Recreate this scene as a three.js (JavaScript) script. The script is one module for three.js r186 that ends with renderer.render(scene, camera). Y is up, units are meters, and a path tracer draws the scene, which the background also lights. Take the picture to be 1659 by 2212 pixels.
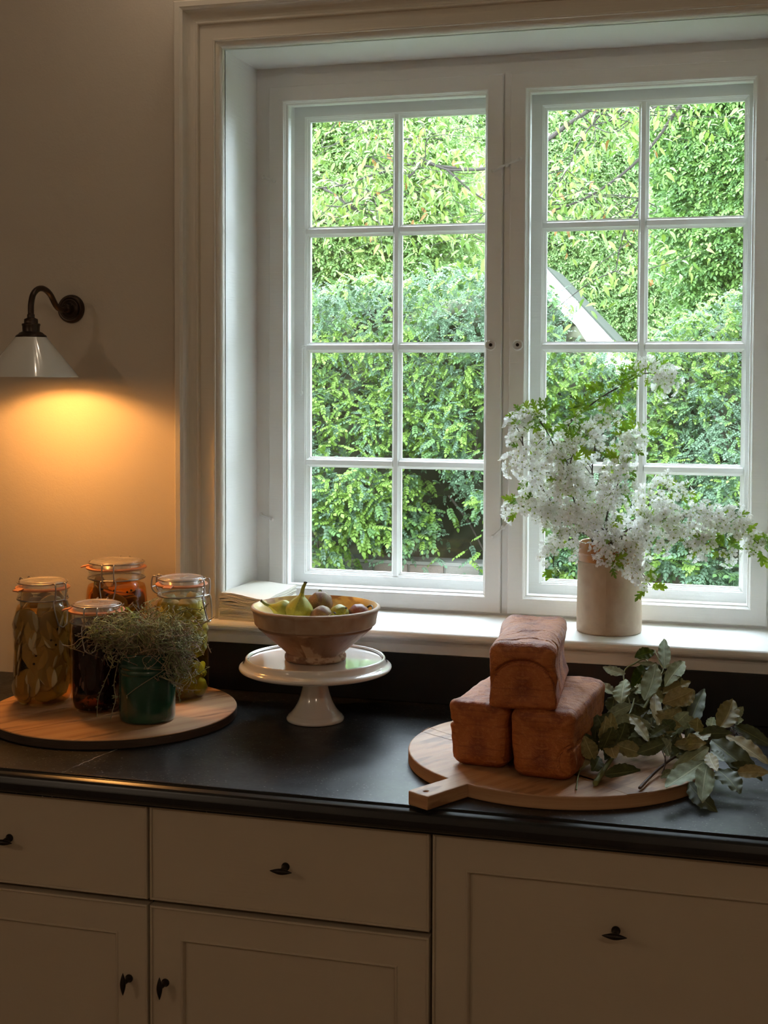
import * as THREE from 'three';
import { RoundedBoxGeometry } from 'three/addons/geometries/RoundedBoxGeometry.js';
import { mergeGeometries, mergeVertices, toCreasedNormals } from 'three/addons/utils/BufferGeometryUtils.js';

// ---------------------------------------------------------------- camera, sky, exposure
const scene = new THREE.Scene();
const FOCAL = 2900, PX = 829.5, PY = 918.26, W = 1659, H = 2212;   // shift lens: verticals stay upright
const HALF = H - PY;
const camera = new THREE.PerspectiveCamera(2 * Math.atan(HALF / FOCAL) * 180 / Math.PI, W / (2 * HALF), 0.05, 200);
camera.setViewOffset(W, 2 * HALF, 0, HALF - PY, W, H);
camera.position.set(0.8671, 1.56, 2.6303);
{
  const th = THREE.MathUtils.degToRad(15.43745), p = THREE.MathUtils.degToRad(2.11072), r = THREE.MathUtils.degToRad(0.183912);
  const fwd = new THREE.Vector3(-Math.sin(th) * Math.cos(p), -Math.sin(p), -Math.cos(th) * Math.cos(p));
  const r0 = new THREE.Vector3(Math.cos(th), 0, -Math.sin(th)), u0 = new THREE.Vector3().crossVectors(r0, fwd);
  const right = r0.clone().multiplyScalar(Math.cos(r)).addScaledVector(u0, Math.sin(r));
  const up = u0.clone().multiplyScalar(Math.cos(r)).addScaledVector(r0, -Math.sin(r));
  camera.setRotationFromMatrix(new THREE.Matrix4().makeBasis(right, up, fwd.clone().negate()));
}
camera.updateProjectionMatrix();
const renderer = new THREE.WebGLRenderer({ antialias: true });
renderer.toneMapping = THREE.LinearToneMapping;
renderer.toneMappingExposure = 1.36;
renderer.shadowMap.enabled = true;
scene.background = new THREE.Color().setRGB(0.78, 0.9, 1.02);      // even overcast sky
scene.backgroundIntensity = 15.0;
const LAMP_RGB = new THREE.Color().setRGB(1.0, 0.44, 0.11), LAMP_CD = 0.26;
const SPOT_RGB = new THREE.Color().setRGB(1.0, 0.8, 0.6), SPOT_CD = 0.02, FILL_CD = 0.88;

// ---------------------------------------------------------------- helpers
let seed = 20241;
const rnd = () => { seed |= 0; seed = seed + 0x6D2B79F5 | 0; let t = Math.imul(seed ^ seed >>> 15, 1 | seed); t = t + Math.imul(t ^ t >>> 7, 61 | t) ^ t; return ((t ^ t >>> 14) >>> 0) / 4294967296; };
const rr = (a, b) => a + (b - a) * rnd();
const V = (x, y, z) => new THREE.Vector3(x, y, z);
const clamp = (x, a = 0, b = 1) => Math.min(b, Math.max(a, x));
const sm = (a, b, x) => { const t = clamp((x - a) / (b - a)); return t * t * (3 - 2 * t); };
const hash = (x, y, z) => { let h = Math.imul(x, 374761393) ^ Math.imul(y, 668265263) ^ Math.imul(z, 2147483647 - 1013); h = Math.imul(h ^ (h >>> 13), 1274126177); return ((h ^ (h >>> 16)) >>> 0) / 4294967296; };
function n3(x, y, z) {
  const xi = Math.floor(x), yi = Math.floor(y), zi = Math.floor(z); let a = x - xi, b = y - yi, c = z - zi;
  a = a * a * (3 - 2 * a); b = b * b * (3 - 2 * b); c = c * c * (3 - 2 * c);
  const L = (p, q, t) => p + (q - p) * t;
  return L(L(L(hash(xi, yi, zi), hash(xi + 1, yi, zi), a), L(hash(xi, yi + 1, zi), hash(xi + 1, yi + 1, zi), a), b),
    L(L(hash(xi, yi, zi + 1), hash(xi + 1, yi, zi + 1), a), L(hash(xi, yi + 1, zi + 1), hash(xi + 1, yi + 1, zi + 1), a), b), c);
}
function n2(x, y) {
  const xi = Math.floor(x), yi = Math.floor(y); let a = x - xi, b = y - yi; a = a * a * (3 - 2 * a); b = b * b * (3 - 2 * b);
  const p = hash(xi, yi, 7), q = hash(xi + 1, yi, 7), r = hash(xi, yi + 1, 7), s = hash(xi + 1, yi + 1, 7);
  return p + (q - p) * a + (r - p + (p - q - r + s) * a) * b;
}
const fbm2 = (x, y, o = 4) => { let s = 0, w = 0.5, t = 0; for (let i = 0; i < o; i++) { s += w * n2(x, y); t += w; w /= 2; x = x * 2.03 + 17.1; y = y * 2.03 + 5.3; } return s / t; };
const fbm3 = (x, y, z, o = 4) => { let s = 0, w = 0.5, t = 0; for (let i = 0; i < o; i++) { s += w * n3(x, y, z); t += w; w /= 2; x = x * 2.03 + 11; y = y * 2.03 + 3; z = z * 2.03 + 7; } return s / t; };

const taken = new Map();
function numbered(name) { const k = taken.get(name) ?? 0; taken.set(name, k + 1); return k ? `${name}_${String(k).padStart(3, '0')}` : name; }
function tag(o, label, category, group, kind) {
  if (label) o.userData.label = label;
  if (category) o.userData.category = category;
  if (group) o.userData.group = group;
  if (kind) o.userData.kind = kind;
  return o;
}
function thing(name, label, category, [x, y, z] = [0, 0, 0], turn = 0, group) {
  const o = new THREE.Group(); o.name = numbered(name); o.position.set(x, y, z); o.rotation.y = turn; scene.add(o);
  return tag(o, label, category, group);
}
function clean(g) {
  g = g.index ? g.toNonIndexed() : g;
  for (const k of Object.keys(g.attributes)) if (!['position', 'normal', 'uv', 'color'].includes(k)) g.deleteAttribute(k);
  if (!g.attributes.normal) g.computeVertexNormals();
  if (!g.attributes.uv) g.setAttribute('uv', new THREE.BufferAttribute(new Float32Array(g.attributes.position.count * 2), 2));
  return g;
}
function merged(list) {
  list = list.map(clean);
  if (list.length === 1) return list[0];
  const all = list.every((g) => g.attributes.color);
  if (!all) list.forEach((g) => g.deleteAttribute('color'));
  return mergeGeometries(list);
}
function obj(name, geos, mat, parent) {
  const m = new THREE.Mesh(Array.isArray(geos) ? merged(geos) : geos, mat);
  m.name = parent ? name : numbered(name); m.castShadow = m.receiveShadow = true;
  (parent ?? scene).add(m);
  return m;
}
function struct(name, geos, mat) { const m = obj(name, geos, mat); m.userData.kind = 'structure'; return m; }
// texture coordinates in metres from the widest face direction
function boxUV(g) {
  g = clean(g); const p = g.attributes.position, uv = new Float32Array(p.count * 2), A = V(), B = V(), C = V(), N = V();
  for (let i = 0; i < p.count; i += 3) {
    A.fromBufferAttribute(p, i); B.fromBufferAttribute(p, i + 1); C.fromBufferAttribute(p, i + 2);
    N.crossVectors(B.clone().sub(A), C.clone().sub(A)); const x = Math.abs(N.x), y = Math.abs(N.y), z = Math.abs(N.z);
    [A, B, C].forEach((q, k) => { const w = y >= x && y >= z ? [q.x, q.z] : x >= z ? [q.z, q.y] : [q.x, q.y]; uv[(i + k) * 2] = w[0]; uv[(i + k) * 2 + 1] = w[1]; });
  }
  g.setAttribute('uv', new THREE.BufferAttribute(uv, 2)); return g;
}
function box(x0, x1, y0, y1, z0, z1, r = 0, s = 2) {
  const g = r ? new RoundedBoxGeometry(x1 - x0, y1 - y0, z1 - z0, s, r) : new THREE.BoxGeometry(x1 - x0, y1 - y0, z1 - z0);
  g.translate((x0 + x1) / 2, (y0 + y1) / 2, (z0 + z1) / 2); return boxUV(g);
}
// moulding run round a rectangle with mitred corners; profile rows are [offset outwards, z] from the inner edge to the outer one
function rectFrame(x0, x1, y0, y1, prof, open = false) {
  const pos = [], ring = (o) => [[x0 - o, y0 - (open ? 0 : o)], [x0 - o, y1 + o], [x1 + o, y1 + o], [x1 + o, y0 - (open ? 0 : o)]];
  for (let i = 0; i + 1 < prof.length; i++) {
    const a = ring(prof[i][0]), b = ring(prof[i + 1][0]), za = prof[i][1], zb = prof[i + 1][1];
    for (let s = 0; s < (open ? 3 : 4); s++) {
      const t = (s + 1) % 4; pos.push(...a[s], za, ...a[t], za, ...b[s], zb, ...a[t], za, ...b[t], zb, ...b[s], zb);
    }
  }
  const g = new THREE.BufferGeometry(); g.setAttribute('position', new THREE.Float32BufferAttribute(pos, 3)); g.computeVertexNormals(); return boxUV(g);
}
// straight length of profile along x (axis 'x') or y (axis 'y'); profile rows are [a, z]
function runX(x0, x1, prof) {   // prof rows [y, z], closed
  const s = new THREE.Shape(prof.map(([y, z]) => new THREE.Vector2(-z, y)));
  const g = new THREE.ExtrudeGeometry(s, { depth: x1 - x0, bevelEnabled: false, steps: 1 }); g.rotateY(Math.PI / 2); g.translate(x0, 0, 0); return boxUV(g);
}
function runY(y0, y1, prof) {   // prof rows [x, z], closed
  const s = new THREE.Shape(prof.map(([x, z]) => new THREE.Vector2(x, -z)));
  const g = new THREE.ExtrudeGeometry(s, { depth: y1 - y0, bevelEnabled: false, steps: 1 }); g.rotateX(-Math.PI / 2); g.translate(0, y0, 0); return boxUV(g);
}
function lathe(pts, seg = 64, soft = true) {
  const out = []; if (soft) { for (let i = 0; i < pts.length; i++) out.push(new THREE.Vector2(Math.max(pts[i][0], 0), pts[i][1])); }
  return new THREE.LatheGeometry(out, seg);
}
// smooth profile through the points
function curveProfile(pts, n) { const c = new THREE.SplineCurve(pts.map(([x, y]) => new THREE.Vector2(x, y))); return c.getPoints(n).map((p) => [p.x, p.y]); }
function tube(pts, r, seg = 12, rad = 6, closed = false) {
  const c = new THREE.CatmullRomCurve3(pts.map((p) => Array.isArray(p) ? V(...p) : p), closed, 'catmullrom', 0.5);
  const g = new THREE.TubeGeometry(c, seg, typeof r === 'number' ? r : 1, rad, closed);
  if (typeof r === 'function') {   // taper
    const p = g.attributes.position, q = V();
    for (let i = 0; i <= seg; i++) { const t = i / seg, m = c.getPointAt(t), k = r(t); for (let j = 0; j <= rad; j++) { const id = i * (rad + 1) + j; q.fromBufferAttribute(p, id).sub(m).multiplyScalar(k).add(m); p.setXYZ(id, q.x, q.y, q.z); } }
  }
  return g;
}
function ball(r, [x, y, z], sx = 1, sy = 1, sz = 1, d = 12) { const g = new THREE.SphereGeometry(r, d, Math.max(6, d * 0.7 | 0)); g.scale(sx, sy, sz); g.translate(x, y, z); return g; }
function tex(w, h, fn, { srgb = true, rx = 1, ry = 1 } = {}) {
  const d = new Uint8Array(w * h * 4);
  for (let j = 0; j < h; j++) for (let i = 0; i < w; i++) {
    const c = fn(i / w, j / h), k = (j * w + i) * 4;
    if (typeof c === 'number') d[k] = d[k + 1] = d[k + 2] = clamp(c, 0, 255); else { d[k] = clamp(c[0], 0, 255); d[k + 1] = clamp(c[1], 0, 255); d[k + 2] = clamp(c[2], 0, 255); }
    d[k + 3] = 255;
  }
  const t = new THREE.DataTexture(d, w, h); t.wrapS = t.wrapT = THREE.MirroredRepeatWrapping; t.magFilter = THREE.LinearFilter; t.minFilter = THREE.LinearMipmapLinearFilter; t.generateMipmaps = true;
  if (srgb) t.colorSpace = THREE.SRGBColorSpace; t.repeat.set(rx, ry); t.needsUpdate = true; return t;
}
const mix = (a, b, t) => a.map((x, i) => x + (b[i] - x) * t);
const std = (o) => new THREE.MeshStandardMaterial(o), phy = (o) => new THREE.MeshPhysicalMaterial(o);
const lin = (r, g, b) => new THREE.Color().setRGB(r, g, b);

// ---------------------------------------------------------------- materials
const plasterBump = tex(512, 512, (u, v) => 255 * (0.6 * fbm2(u * 40, v * 40, 3) + 0.4 * n2(u * 160, v * 160)), { srgb: false, rx: 2.5, ry: 2.5 });
const brushBump = tex(512, 512, (u, v) => 255 * (0.5 * fbm2(u * 6, v * 120, 3) + 0.5 * fbm2(u * 20, v * 20, 3)), { srgb: false, rx: 4, ry: 4 });
const M = {
  wall: std({ color: lin(0.61, 0.545, 0.46), roughness: 0.9, bumpMap: plasterBump, bumpScale: 0.0003 }),
  outside: std({ color: lin(0.6, 0.58, 0.54), roughness: 0.9 }),
  ceiling: std({ color: lin(0.72, 0.68, 0.6), roughness: 0.95 }),
  floor: std({ color: lin(0.22, 0.14, 0.08), roughness: 0.5 }),
  trim: std({ color: lin(0.7, 0.64, 0.55), roughness: 0.5, bumpMap: brushBump, bumpScale: 0.0003 }),
  white: std({ color: lin(0.86, 0.85, 0.83), roughness: 0.42, bumpMap: brushBump, bumpScale: 0.0004 }),
  cabinet: std({ color: lin(0.5, 0.41, 0.3), roughness: 0.5, bumpMap: brushBump, bumpScale: 0.0002 }),
  carcass: std({ color: lin(0.1, 0.08, 0.06), roughness: 0.8 }),
  pane: phy({ color: lin(0.97, 0.985, 0.98), roughness: 0, transmission: 1, thickness: 0, ior: 1.5 }),
  bronze: std({ color: lin(0.055, 0.036, 0.026), roughness: 0.36, metalness: 0.75 }),
  knob: std({ color: lin(0.03, 0.022, 0.018), roughness: 0.38, metalness: 0.7 }),
  enamel: phy({ color: lin(0.74, 0.72, 0.67), roughness: 0.12, clearcoat: 0.6, clearcoatRoughness: 0.05 }),
  porcelain: phy({ color: lin(0.82, 0.77, 0.73), roughness: 0.1, clearcoat: 1, clearcoatRoughness: 0.02 }),
  glass: phy({ color: lin(0.92, 0.93, 0.91), roughness: 0.03, transmission: 0.93, thickness: 0, ior: 1.52 }),
  lidGlass: phy({ color: lin(0.9, 0.88, 0.85), roughness: 0.12, transmission: 0.78, thickness: 0, ior: 1.52 }),  // partly diffuse white puts a milky ceiling reflection into the lids
  wire: std({ color: lin(0.42, 0.4, 0.38), roughness: 0.3, metalness: 1 }),
  clearGlass: phy({ color: lin(0.975, 0.985, 0.975), roughness: 0.0, transmission: 1, thickness: 0, ior: 1.52 }),
  rubber: std({ color: lin(0.6, 0.24, 0.11), roughness: 0.55 }),
};
// ---------------------------------------------------------------- the room
const HX0 = -0.215, HX1 = 0.94, HY0 = 1.028, HY1 = 2.246, WT = 0.34;    // hole in the window wall, wall thickness
const RX0 = -2.3, RX1 = 2.7, RZ1 = 4.6, RY1 = 2.62;
struct('wall_back', [box(RX0, HX0, 0, RY1, -WT, 0), box(HX1, RX1, 0, RY1, -WT, 0), box(HX0, HX1, 0, HY0, -WT, 0), box(HX0, HX1, HY1, RY1, -WT, 0)], M.wall);
struct('wall_left', box(RX0 - 0.2, RX0, 0, RY1, -WT, RZ1), M.wall);
struct('wall_right', box(RX1, RX1 + 0.2, 0, RY1, -WT, RZ1), M.wall);
struct('wall_front', box(RX0 - 0.2, RX1 + 0.2, 0, RY1, RZ1, RZ1 + 0.2), M.wall);
struct('floor', box(RX0 - 0.2, RX1 + 0.2, -0.2, 0, -WT, RZ1 + 0.2), M.floor);
struct('ceiling', box(RX0 - 0.2, RX1 + 0.2, RY1, RY1 + 0.2, -WT, RZ1 + 0.2), M.ceiling);

// ---------------------------------------------------------------- the window
const JX0 = -0.205, JX1 = 0.929, JY1 = 2.2358, SILL = 1.049, ZC = -0.176;
{
  const arc = (o, z, r, a0, a1, n = 5) => Array.from({ length: n + 1 }, (_, i) => { const a = a0 + (a1 - a0) * i / n; return [o + r * Math.cos(a), z + r * Math.sin(a)]; });
  const casing = [[0, -0.002], ...arc(0.0115, 0.0105, 0.0115, Math.PI, Math.PI / 2, 6), [0.0125, 0.022], [0.0132, 0.0262], [0.016, 0.0268], [0.017, 0.0262], [0.0174, 0.022], [0.047, 0.022], [0.048, 0.026], ...arc(0.0515, 0.0265, 0.0035, Math.PI, 0, 6), [0.056, 0.025], ...arc(0.056, 0.045, 0.02, -Math.PI / 2, 0, 6), [0.079, 0.047], [0.0805, 0.0475], [0.082, 0.049], [0.0925, 0.049], [0.0945, 0.047], [0.0945, 0]];
  struct('trim_1', rectFrame(JX0, JX1, SILL, JY1, casing, true), M.trim);
  const sillProf = [[SILL, -0.2], [SILL, 0.041], ...arc(0.041, SILL - 0.0095, 0.0095, Math.PI / 2, -Math.PI / 2, 8).map(([z, y]) => [y, z]), [SILL - 0.019, 0.033], [SILL - 0.0215, 0.0315], [SILL - 0.026, 0.029], [SILL - 0.03, 0.027], [SILL - 0.047, 0.0265], [SILL - 0.0485, 0.0245], [SILL - 0.0485, 0.0], [HY0, 0], [HY0, -0.2]];
  struct('trim_2', runX(JX0 - 0.115, JX1 + 0.115, sillProf), M.white);
}
struct('added_eaves', [box(RX0, RX1, 2.72, 2.8, -WT - 0.42, -WT + 0.002), box(RX0, RX1, 2.6, 2.8, -WT - 0.44, -WT - 0.42)], M.outside);  // unseen overhang added to keep direct sky off the sill
const win = new THREE.Group(); win.name = 'window_1'; win.userData.kind = 'structure'; scene.add(win);
{
  // lining boards of the reveal
  obj('lining', [box(HX0, JX0, SILL, JY1, -0.21, 0.002), box(JX1, HX1, SILL, JY1, -0.21, 0.002), box(HX0, HX1, JY1, HY1, -0.21, 0.002)], M.white, win);
  // fixed frame behind the casements
  const fz = -0.186, bz = -0.262, A = [-0.133, 0.3085], B = [0.4055, 0.8555], OY0 = 1.0955, OY1 = 2.1535;
  obj('window_frame', [box(JX0, A[0] - 0.012, SILL, JY1, -0.3, fz), box(B[1] + 0.012, JX1, SILL, JY1, -0.3, fz), ...[[A[0] - 0.012, A[1] + 0.01], [B[0] - 0.01, B[1] + 0.012]].flatMap(([p, q]) => [box(p, q, OY1 + 0.012, JY1, -0.3, fz), box(p, q, SILL, OY0 - 0.012, -0.3, fz)]), box(A[1] + 0.01, B[0] - 0.01, SILL, JY1, -0.3, fz)], M.white, win);
  obj('frame_bead', box(0.3515, 0.3665, SILL + 0.004, 2.2, fz - 0.002, fz + 0.003, 0.0015), M.white, win);
  const bead = (X) => rectFrame(X[0], X[1], OY0, OY1, [[0.0006, -0.21], [0.0006, -0.1925], [0.0018, -0.1895], [0.0042, -0.188], [0.0046, -0.184], [0.0066, -0.181], [0.0072, -0.1775], [0.0086, ZC - 0.0004], [0.0098, ZC], [0.0385, ZC], [0.04, ZC - 0.0008], [0.041, ZC - 0.003], [0.041, -0.19]]);
  const flat = (x0, x1, y0, y1, z) => { const g = new THREE.PlaneGeometry(x1 - x0, y1 - y0); g.translate((x0 + x1) / 2, (y0 + y1) / 2, z); return g; };
  for (const X of [A, B]) {
    const cas = obj('casement', bead(X), M.white, win);
    obj('pane', flat(X[0] - 0.003, X[1] + 0.003, OY0 - 0.003, OY1 + 0.003, -0.199), M.pane, cas);
    // keyhole rosette of the casement, on the meeting stile
    const ex = X === A ? 0.326 : 0.3835, esc = obj('escutcheon', [(() => { const g = lathe(curveProfile([[0.0036, 0], [0.0038, 0.0006], [0.006, 0.0012], [0.0085, 0.0024], [0.0095, 0.0046], [0.0108, 0.0046], [0.0118, 0.003], [0.012, 0]], 24), 40); g.rotateX(Math.PI / 2); g.translate(ex, 1.6258, ZC); return g; })()], M.white, cas);
    obj('keyhole', (() => { const g = new THREE.CylinderGeometry(0.0036, 0.0036, 0.001, 20); g.rotateX(Math.PI / 2); g.translate(ex, 1.6258, ZC + 0.0008); return g; })(), M.knob, cas);
    // outer sash with twelve-inch lights
    const gl = X === A ? [-0.1115, 0.296] : [0.4278, 0.8392], gy = [1.1165, 2.1335], mx = X === A ? 0.0932 : 0.6335, mw = 0.0108;
    const sash = obj('sash', [rectFrame(gl[0], gl[1], gy[0], gy[1], [[0, -0.292], [0, -0.28], [0.0018, -0.2795], [0.0022, -0.2765], [0.0052, -0.274], [0.0056, -0.271], [0.0085, -0.2685], [0.009, -0.2665], [0.034, -0.2665], [0.034, -0.292]])], M.white, win);
    const bar = (w) => [[-w, -0.29], [-w, -0.2805], [-w + 0.0016, -0.28], [-w + 0.002, -0.277], [-w + 0.0046, -0.2745], [-w + 0.005, -0.2715], [-w + 0.0064, -0.2685], [w - 0.0064, -0.2685], [w - 0.005, -0.2715], [w - 0.0046, -0.2745], [w - 0.002, -0.277], [w - 0.0016, -0.28], [w, -0.2805], [w, -0.29]];
    obj('glazing_bar', runY(gy[0] - 0.006, gy[1] + 0.006, bar(mw).map(([a, z]) => [a + mx, z + 0.0002])), M.white, sash);
    const ys = [1.885, 1.6233, 1.3627];
    for (const y of ys) for (const [a, b] of [[gl[0] - 0.006, mx - mw + 0.003], [mx + mw - 0.003, gl[1] + 0.006]]) obj('glazing_bar', runX(a, b, bar(0.0117).map(([q, z]) => [q + y, z])), M.white, sash);
    const rows = [[gy[0], ys[2] - 0.0117], [ys[2] + 0.0117, ys[1] - 0.0117], [ys[1] + 0.0117, ys[0] - 0.0117], [ys[0] + 0.0117, gy[1]]];
    for (const [y0, y1] of rows) for (const [a, b] of [[gl[0], mx - mw], [mx + mw, gl[1]]]) {
      const g = new THREE.PlaneGeometry(b - a + 0.004, y1 - y0 + 0.004, 8, 8), p = g.attributes.position, ph = rr(0, 50);   // old drawn glass is not quite flat
      for (let i = 0; i < p.count; i++) p.setZ(i, 0.0012 * (fbm2(p.getX(i) * 9 + ph, p.getY(i) * 9, 2) - 0.5));
      g.computeVertexNormals(); g.translate((a + b) / 2, (y0 + y1) / 2, -0.286); obj('pane', g, M.pane, sash);
    }
  }
  // painted catches, hinge pins and the stay hook
  const catchBar = (x, y, z, a, len) => { const g = [tube([[x - Math.cos(a) * len / 2, y - Math.sin(a) * len / 2, z], [x, y, z + 0.003], [x + Math.cos(a) * len / 2, y + Math.sin(a) * len / 2, z]], 0.0026, 12, 6), ball(0.0052, [x, y, z + 0.002], 1, 1, 0.8), ball(0.0042, [x - Math.cos(a) * len / 2, y - Math.sin(a) * len / 2, z]), ball(0.0042, [x + Math.cos(a) * len / 2, y + Math.sin(a) * len / 2, z]), tube([[x, y, fz], [x, y, z + 0.002]], 0.003, 2)]; return obj('catch', g, M.white, win); };
  catchBar(0.359, 2.003, ZC + 0.006, 0.39, 0.062); catchBar(0.357, 1.24, ZC + 0.006, 0.75, 0.06);
  for (const [x, y, d] of [[-0.174, 1.993, 1], [-0.178, 1.245, 1], [0.898, 2.0, -1], [0.898, 1.245, -1]]) obj('hinge_pin', [tube([[x - 0.014 * d, y + 0.005, ZC + 0.001], [x, y, ZC + 0.005], [x + 0.013 * d, y - 0.005, ZC + 0.002]], 0.0028, 10, 6), ball(0.0045, [x + 0.013 * d, y - 0.005, ZC + 0.002]), ball(0.0042, [x - 0.013 * d, y + 0.005, ZC + 0.001])], M.white, win);
  obj('stay_hook', [tube([[-0.1235, 1.622, -0.2665], [-0.1235, 1.622, -0.2575], [-0.1235, 1.612, -0.256], [-0.1245, 1.57, -0.2585], [-0.126, 1.53, -0.2605], [-0.127, 1.519, -0.26]], 0.0016, 24, 6), ball(0.004, [-0.1235, 1.624, -0.262]), ball(0.0038, [-0.1265, 1.52, -0.2605], 1, 1.5, 1), ball(0.003, [-0.12, 1.626, -0.261], 2, 0.7, 0.7)], M.white, win);
}

// ---------------------------------------------------------------- counter and cabinets
const TOP = 0.9;
const slateMap = (() => {
  const W0 = 2048, H0 = 1024, marks = new Float32Array(W0 * H0);     // 2.05 m by 1.02 m
  const dot = (x, y, r, a) => { for (let j = -3; j <= 3; j++) for (let i = -3; i <= 3; i++) { const X = (Math.round(x) + i + W0) % W0, Y = (Math.round(y) + j + H0) % H0, d = Math.hypot(i + Math.round(x) - x, j + Math.round(y) - y); marks[Y * W0 + X] = Math.max(marks[Y * W0 + X], a * sm(r + 0.6, r - 0.4, d)); } };
  for (let i = 0; i < 26000; i++) { const x = rr(0, W0), y = rr(0, H0); if (rnd() > 0.2 + 1.1 * sm(0.42, 0.62, fbm2(x / 90, y / 90, 3))) continue; { const R0 = rr(0.25, 0.85) * (rnd() < 0.06 ? 1.6 : 1), al = rr(0.35, 1); dot(x, y, R0, al); if (rnd() < 0.6) dot(x + rr(0.6, 1.6), y + rr(-0.5, 0.5), R0 * 0.8, al * 0.8); } }
  const line = (x0, y0, x1, y1, a, w, wob = 0) => { const n = Math.hypot(x1 - x0, y1 - y0) * 1.5 | 0; for (let i = 0; i <= n; i++) { const t = i / n, k = a * (0.35 + 0.9 * n2(t * 14 + x0, y0)); dot(x0 + (x1 - x0) * t + wob * (fbm2(t * 9, x0, 3) - 0.5), y0 + (y1 - y0) * t + wob * (fbm2(t * 9 + 40, y0, 3) - 0.5), w, k); } };
  for (let i = 0; i < 150; i++) { const x = rr(0, W0), y = rr(0, H0), a = rr(-0.5, 0.9), L = rr(15, 110); line(x, y, x + L * Math.cos(a), y + L * Math.sin(a), rr(0.06, 0.22), 0.35); }
  // the scratches seen between the cake stand and the bread, and the pale vein at the left
  const P = (x, z) => [(x + 1.2) * 1000, z * 1000];
  line(...P(0.13, 0.40), ...P(0.38, 0.36), 0.34, 0.5); line(...P(0.22, 0.43), ...P(0.34, 0.35), 0.28, 0.4); line(...P(0.16, 0.3), ...P(0.3, 0.43), 0.22, 0.4); line(...P(-0.03, 0.435), ...P(0.05, 0.42), 0.3, 0.4);
  line(...P(-0.205, 0.47), ...P(-0.232, 0.62), 1.0, 0.75, 7); line(...P(-0.232, 0.62), ...P(-0.232, 0.71), 0.6, 0.7, 4); line(...P(-0.19, 0.4), ...P(-0.205, 0.47), 0.8, 0.6, 5);
  return tex(W0, H0, (u, v) => {
    const X = u * W0, Y = v * H0, m = marks[(Y | 0) * W0 + (X | 0)], c = 0.72 * fbm2(X / 60, Y / 60, 5) + 0.28 * n2(X / 3, Y / 3);
    const b = 24 + 26 * (c - 0.4); return mix([b, b * 1.0, b * 1.05], [214, 210, 204], m);
  }, { rx: 1 / 2.048, ry: 1 / 1.024 });
})();
slateMap.offset.set(1.2 / 2.048, 0);
const slateRough = tex(1024, 512, (u, v) => 255 * (0.24 + 0.2 * fbm2(u * 36, v * 18, 4) + 0.06 * n2(u * 500, v * 250)), { srgb: false, rx: 1 / 2.048, ry: 1 / 1.024 });
M.slate = phy({ specularIntensity: 0.5, map: slateMap, roughness: 1.0, roughnessMap: slateRough, bumpMap: slateRough, bumpScale: 0.0001 });
M.slateNose = std({ color: lin(0.012, 0.0125, 0.014), roughness: 0.27 });
M.slateSide = std({ color: lin(0.014, 0.0145, 0.016), roughness: 0.38 });
const CX0 = -1.2, CX1 = 1.75;
{
  const worktop = thing('countertop', 'honed black stone countertop with a pale vein running over its rounded front edge', 'countertop', [0, 0, 0]);
  const nose = [[TOP - 0.0004, 0.64], [TOP - 0.0004, 0.6488], [TOP - 0.0012, 0.6495], [TOP - 0.0026, 0.6495], [TOP - 0.003, 0.651]];
  for (let i = 0; i <= 28; i++) { const a = Math.PI / 2 - Math.PI * i / 28; nose.push([TOP - 0.0215 + 0.0172 * Math.sin(a), 0.651 + 0.015 * Math.cos(a)]); }
  nose.push([TOP - 0.041, 0.648], [TOP - 0.0435, 0.645], [TOP - 0.0435, 0.64]);
  obj('slab', box(CX0, CX1, TOP - 0.0435, TOP, 0.0, 0.6482, 0.0008, 1), M.slate, worktop);
  obj('nosing', toCreasedNormals(runX(CX0, CX1, nose), 0.5), M.slateNose, worktop).userData.label = 'polished rounded front edge';
  
}
tag(obj('upstand', box(-0.325, CX1, TOP + 0.0002, 0.9993, 0.0005, 0.0205, 0.0015), M.slateSide), 'black stone upstand along the wall under the window sill', 'upstand');
function knobGeo(vertical) {
  const bar = lathe(curveProfile([[0.0004, -0.0185], [0.0022, -0.0135], [0.0042, -0.006], [0.0048, 0], [0.0042, 0.006], [0.0022, 0.0135], [0.0004, 0.0185]], 20), 20);
  if (!vertical) bar.rotateZ(Math.PI / 2); bar.translate(0, 0, 0.0235);
  const post = lathe([[0.0001, 0], [0.0068, 0], [0.0068, 0.0016], [0.0056, 0.003], [0.0042, 0.0045], [0.0038, 0.012], [0.0034, 0.0225], [0.0001, 0.0235]], 20); post.rotateX(Math.PI / 2);
  return merged([bar, post]);
}
const knobH = knobGeo(false), knobV = knobGeo(true), FZ = 0.635;
const frontPlate = (x0, x1, y0, y1) => [box(x0 + 0.004, x1 - 0.004, y0 + 0.004, y1 - 0.004, FZ - 0.02, FZ - 0.001, 0), rectFrame(x0 + 0.0045, x1 - 0.0045, y0 + 0.0045, y1 - 0.0045, [[0, FZ - 0.001], [0, FZ + 0.0008], [0.0009, FZ + 0.0022], [0.0024, FZ + 0.0026], [0.0038, FZ + 0.0018], [0.0045, FZ], [0.0045, FZ - 0.02]])];
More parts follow.
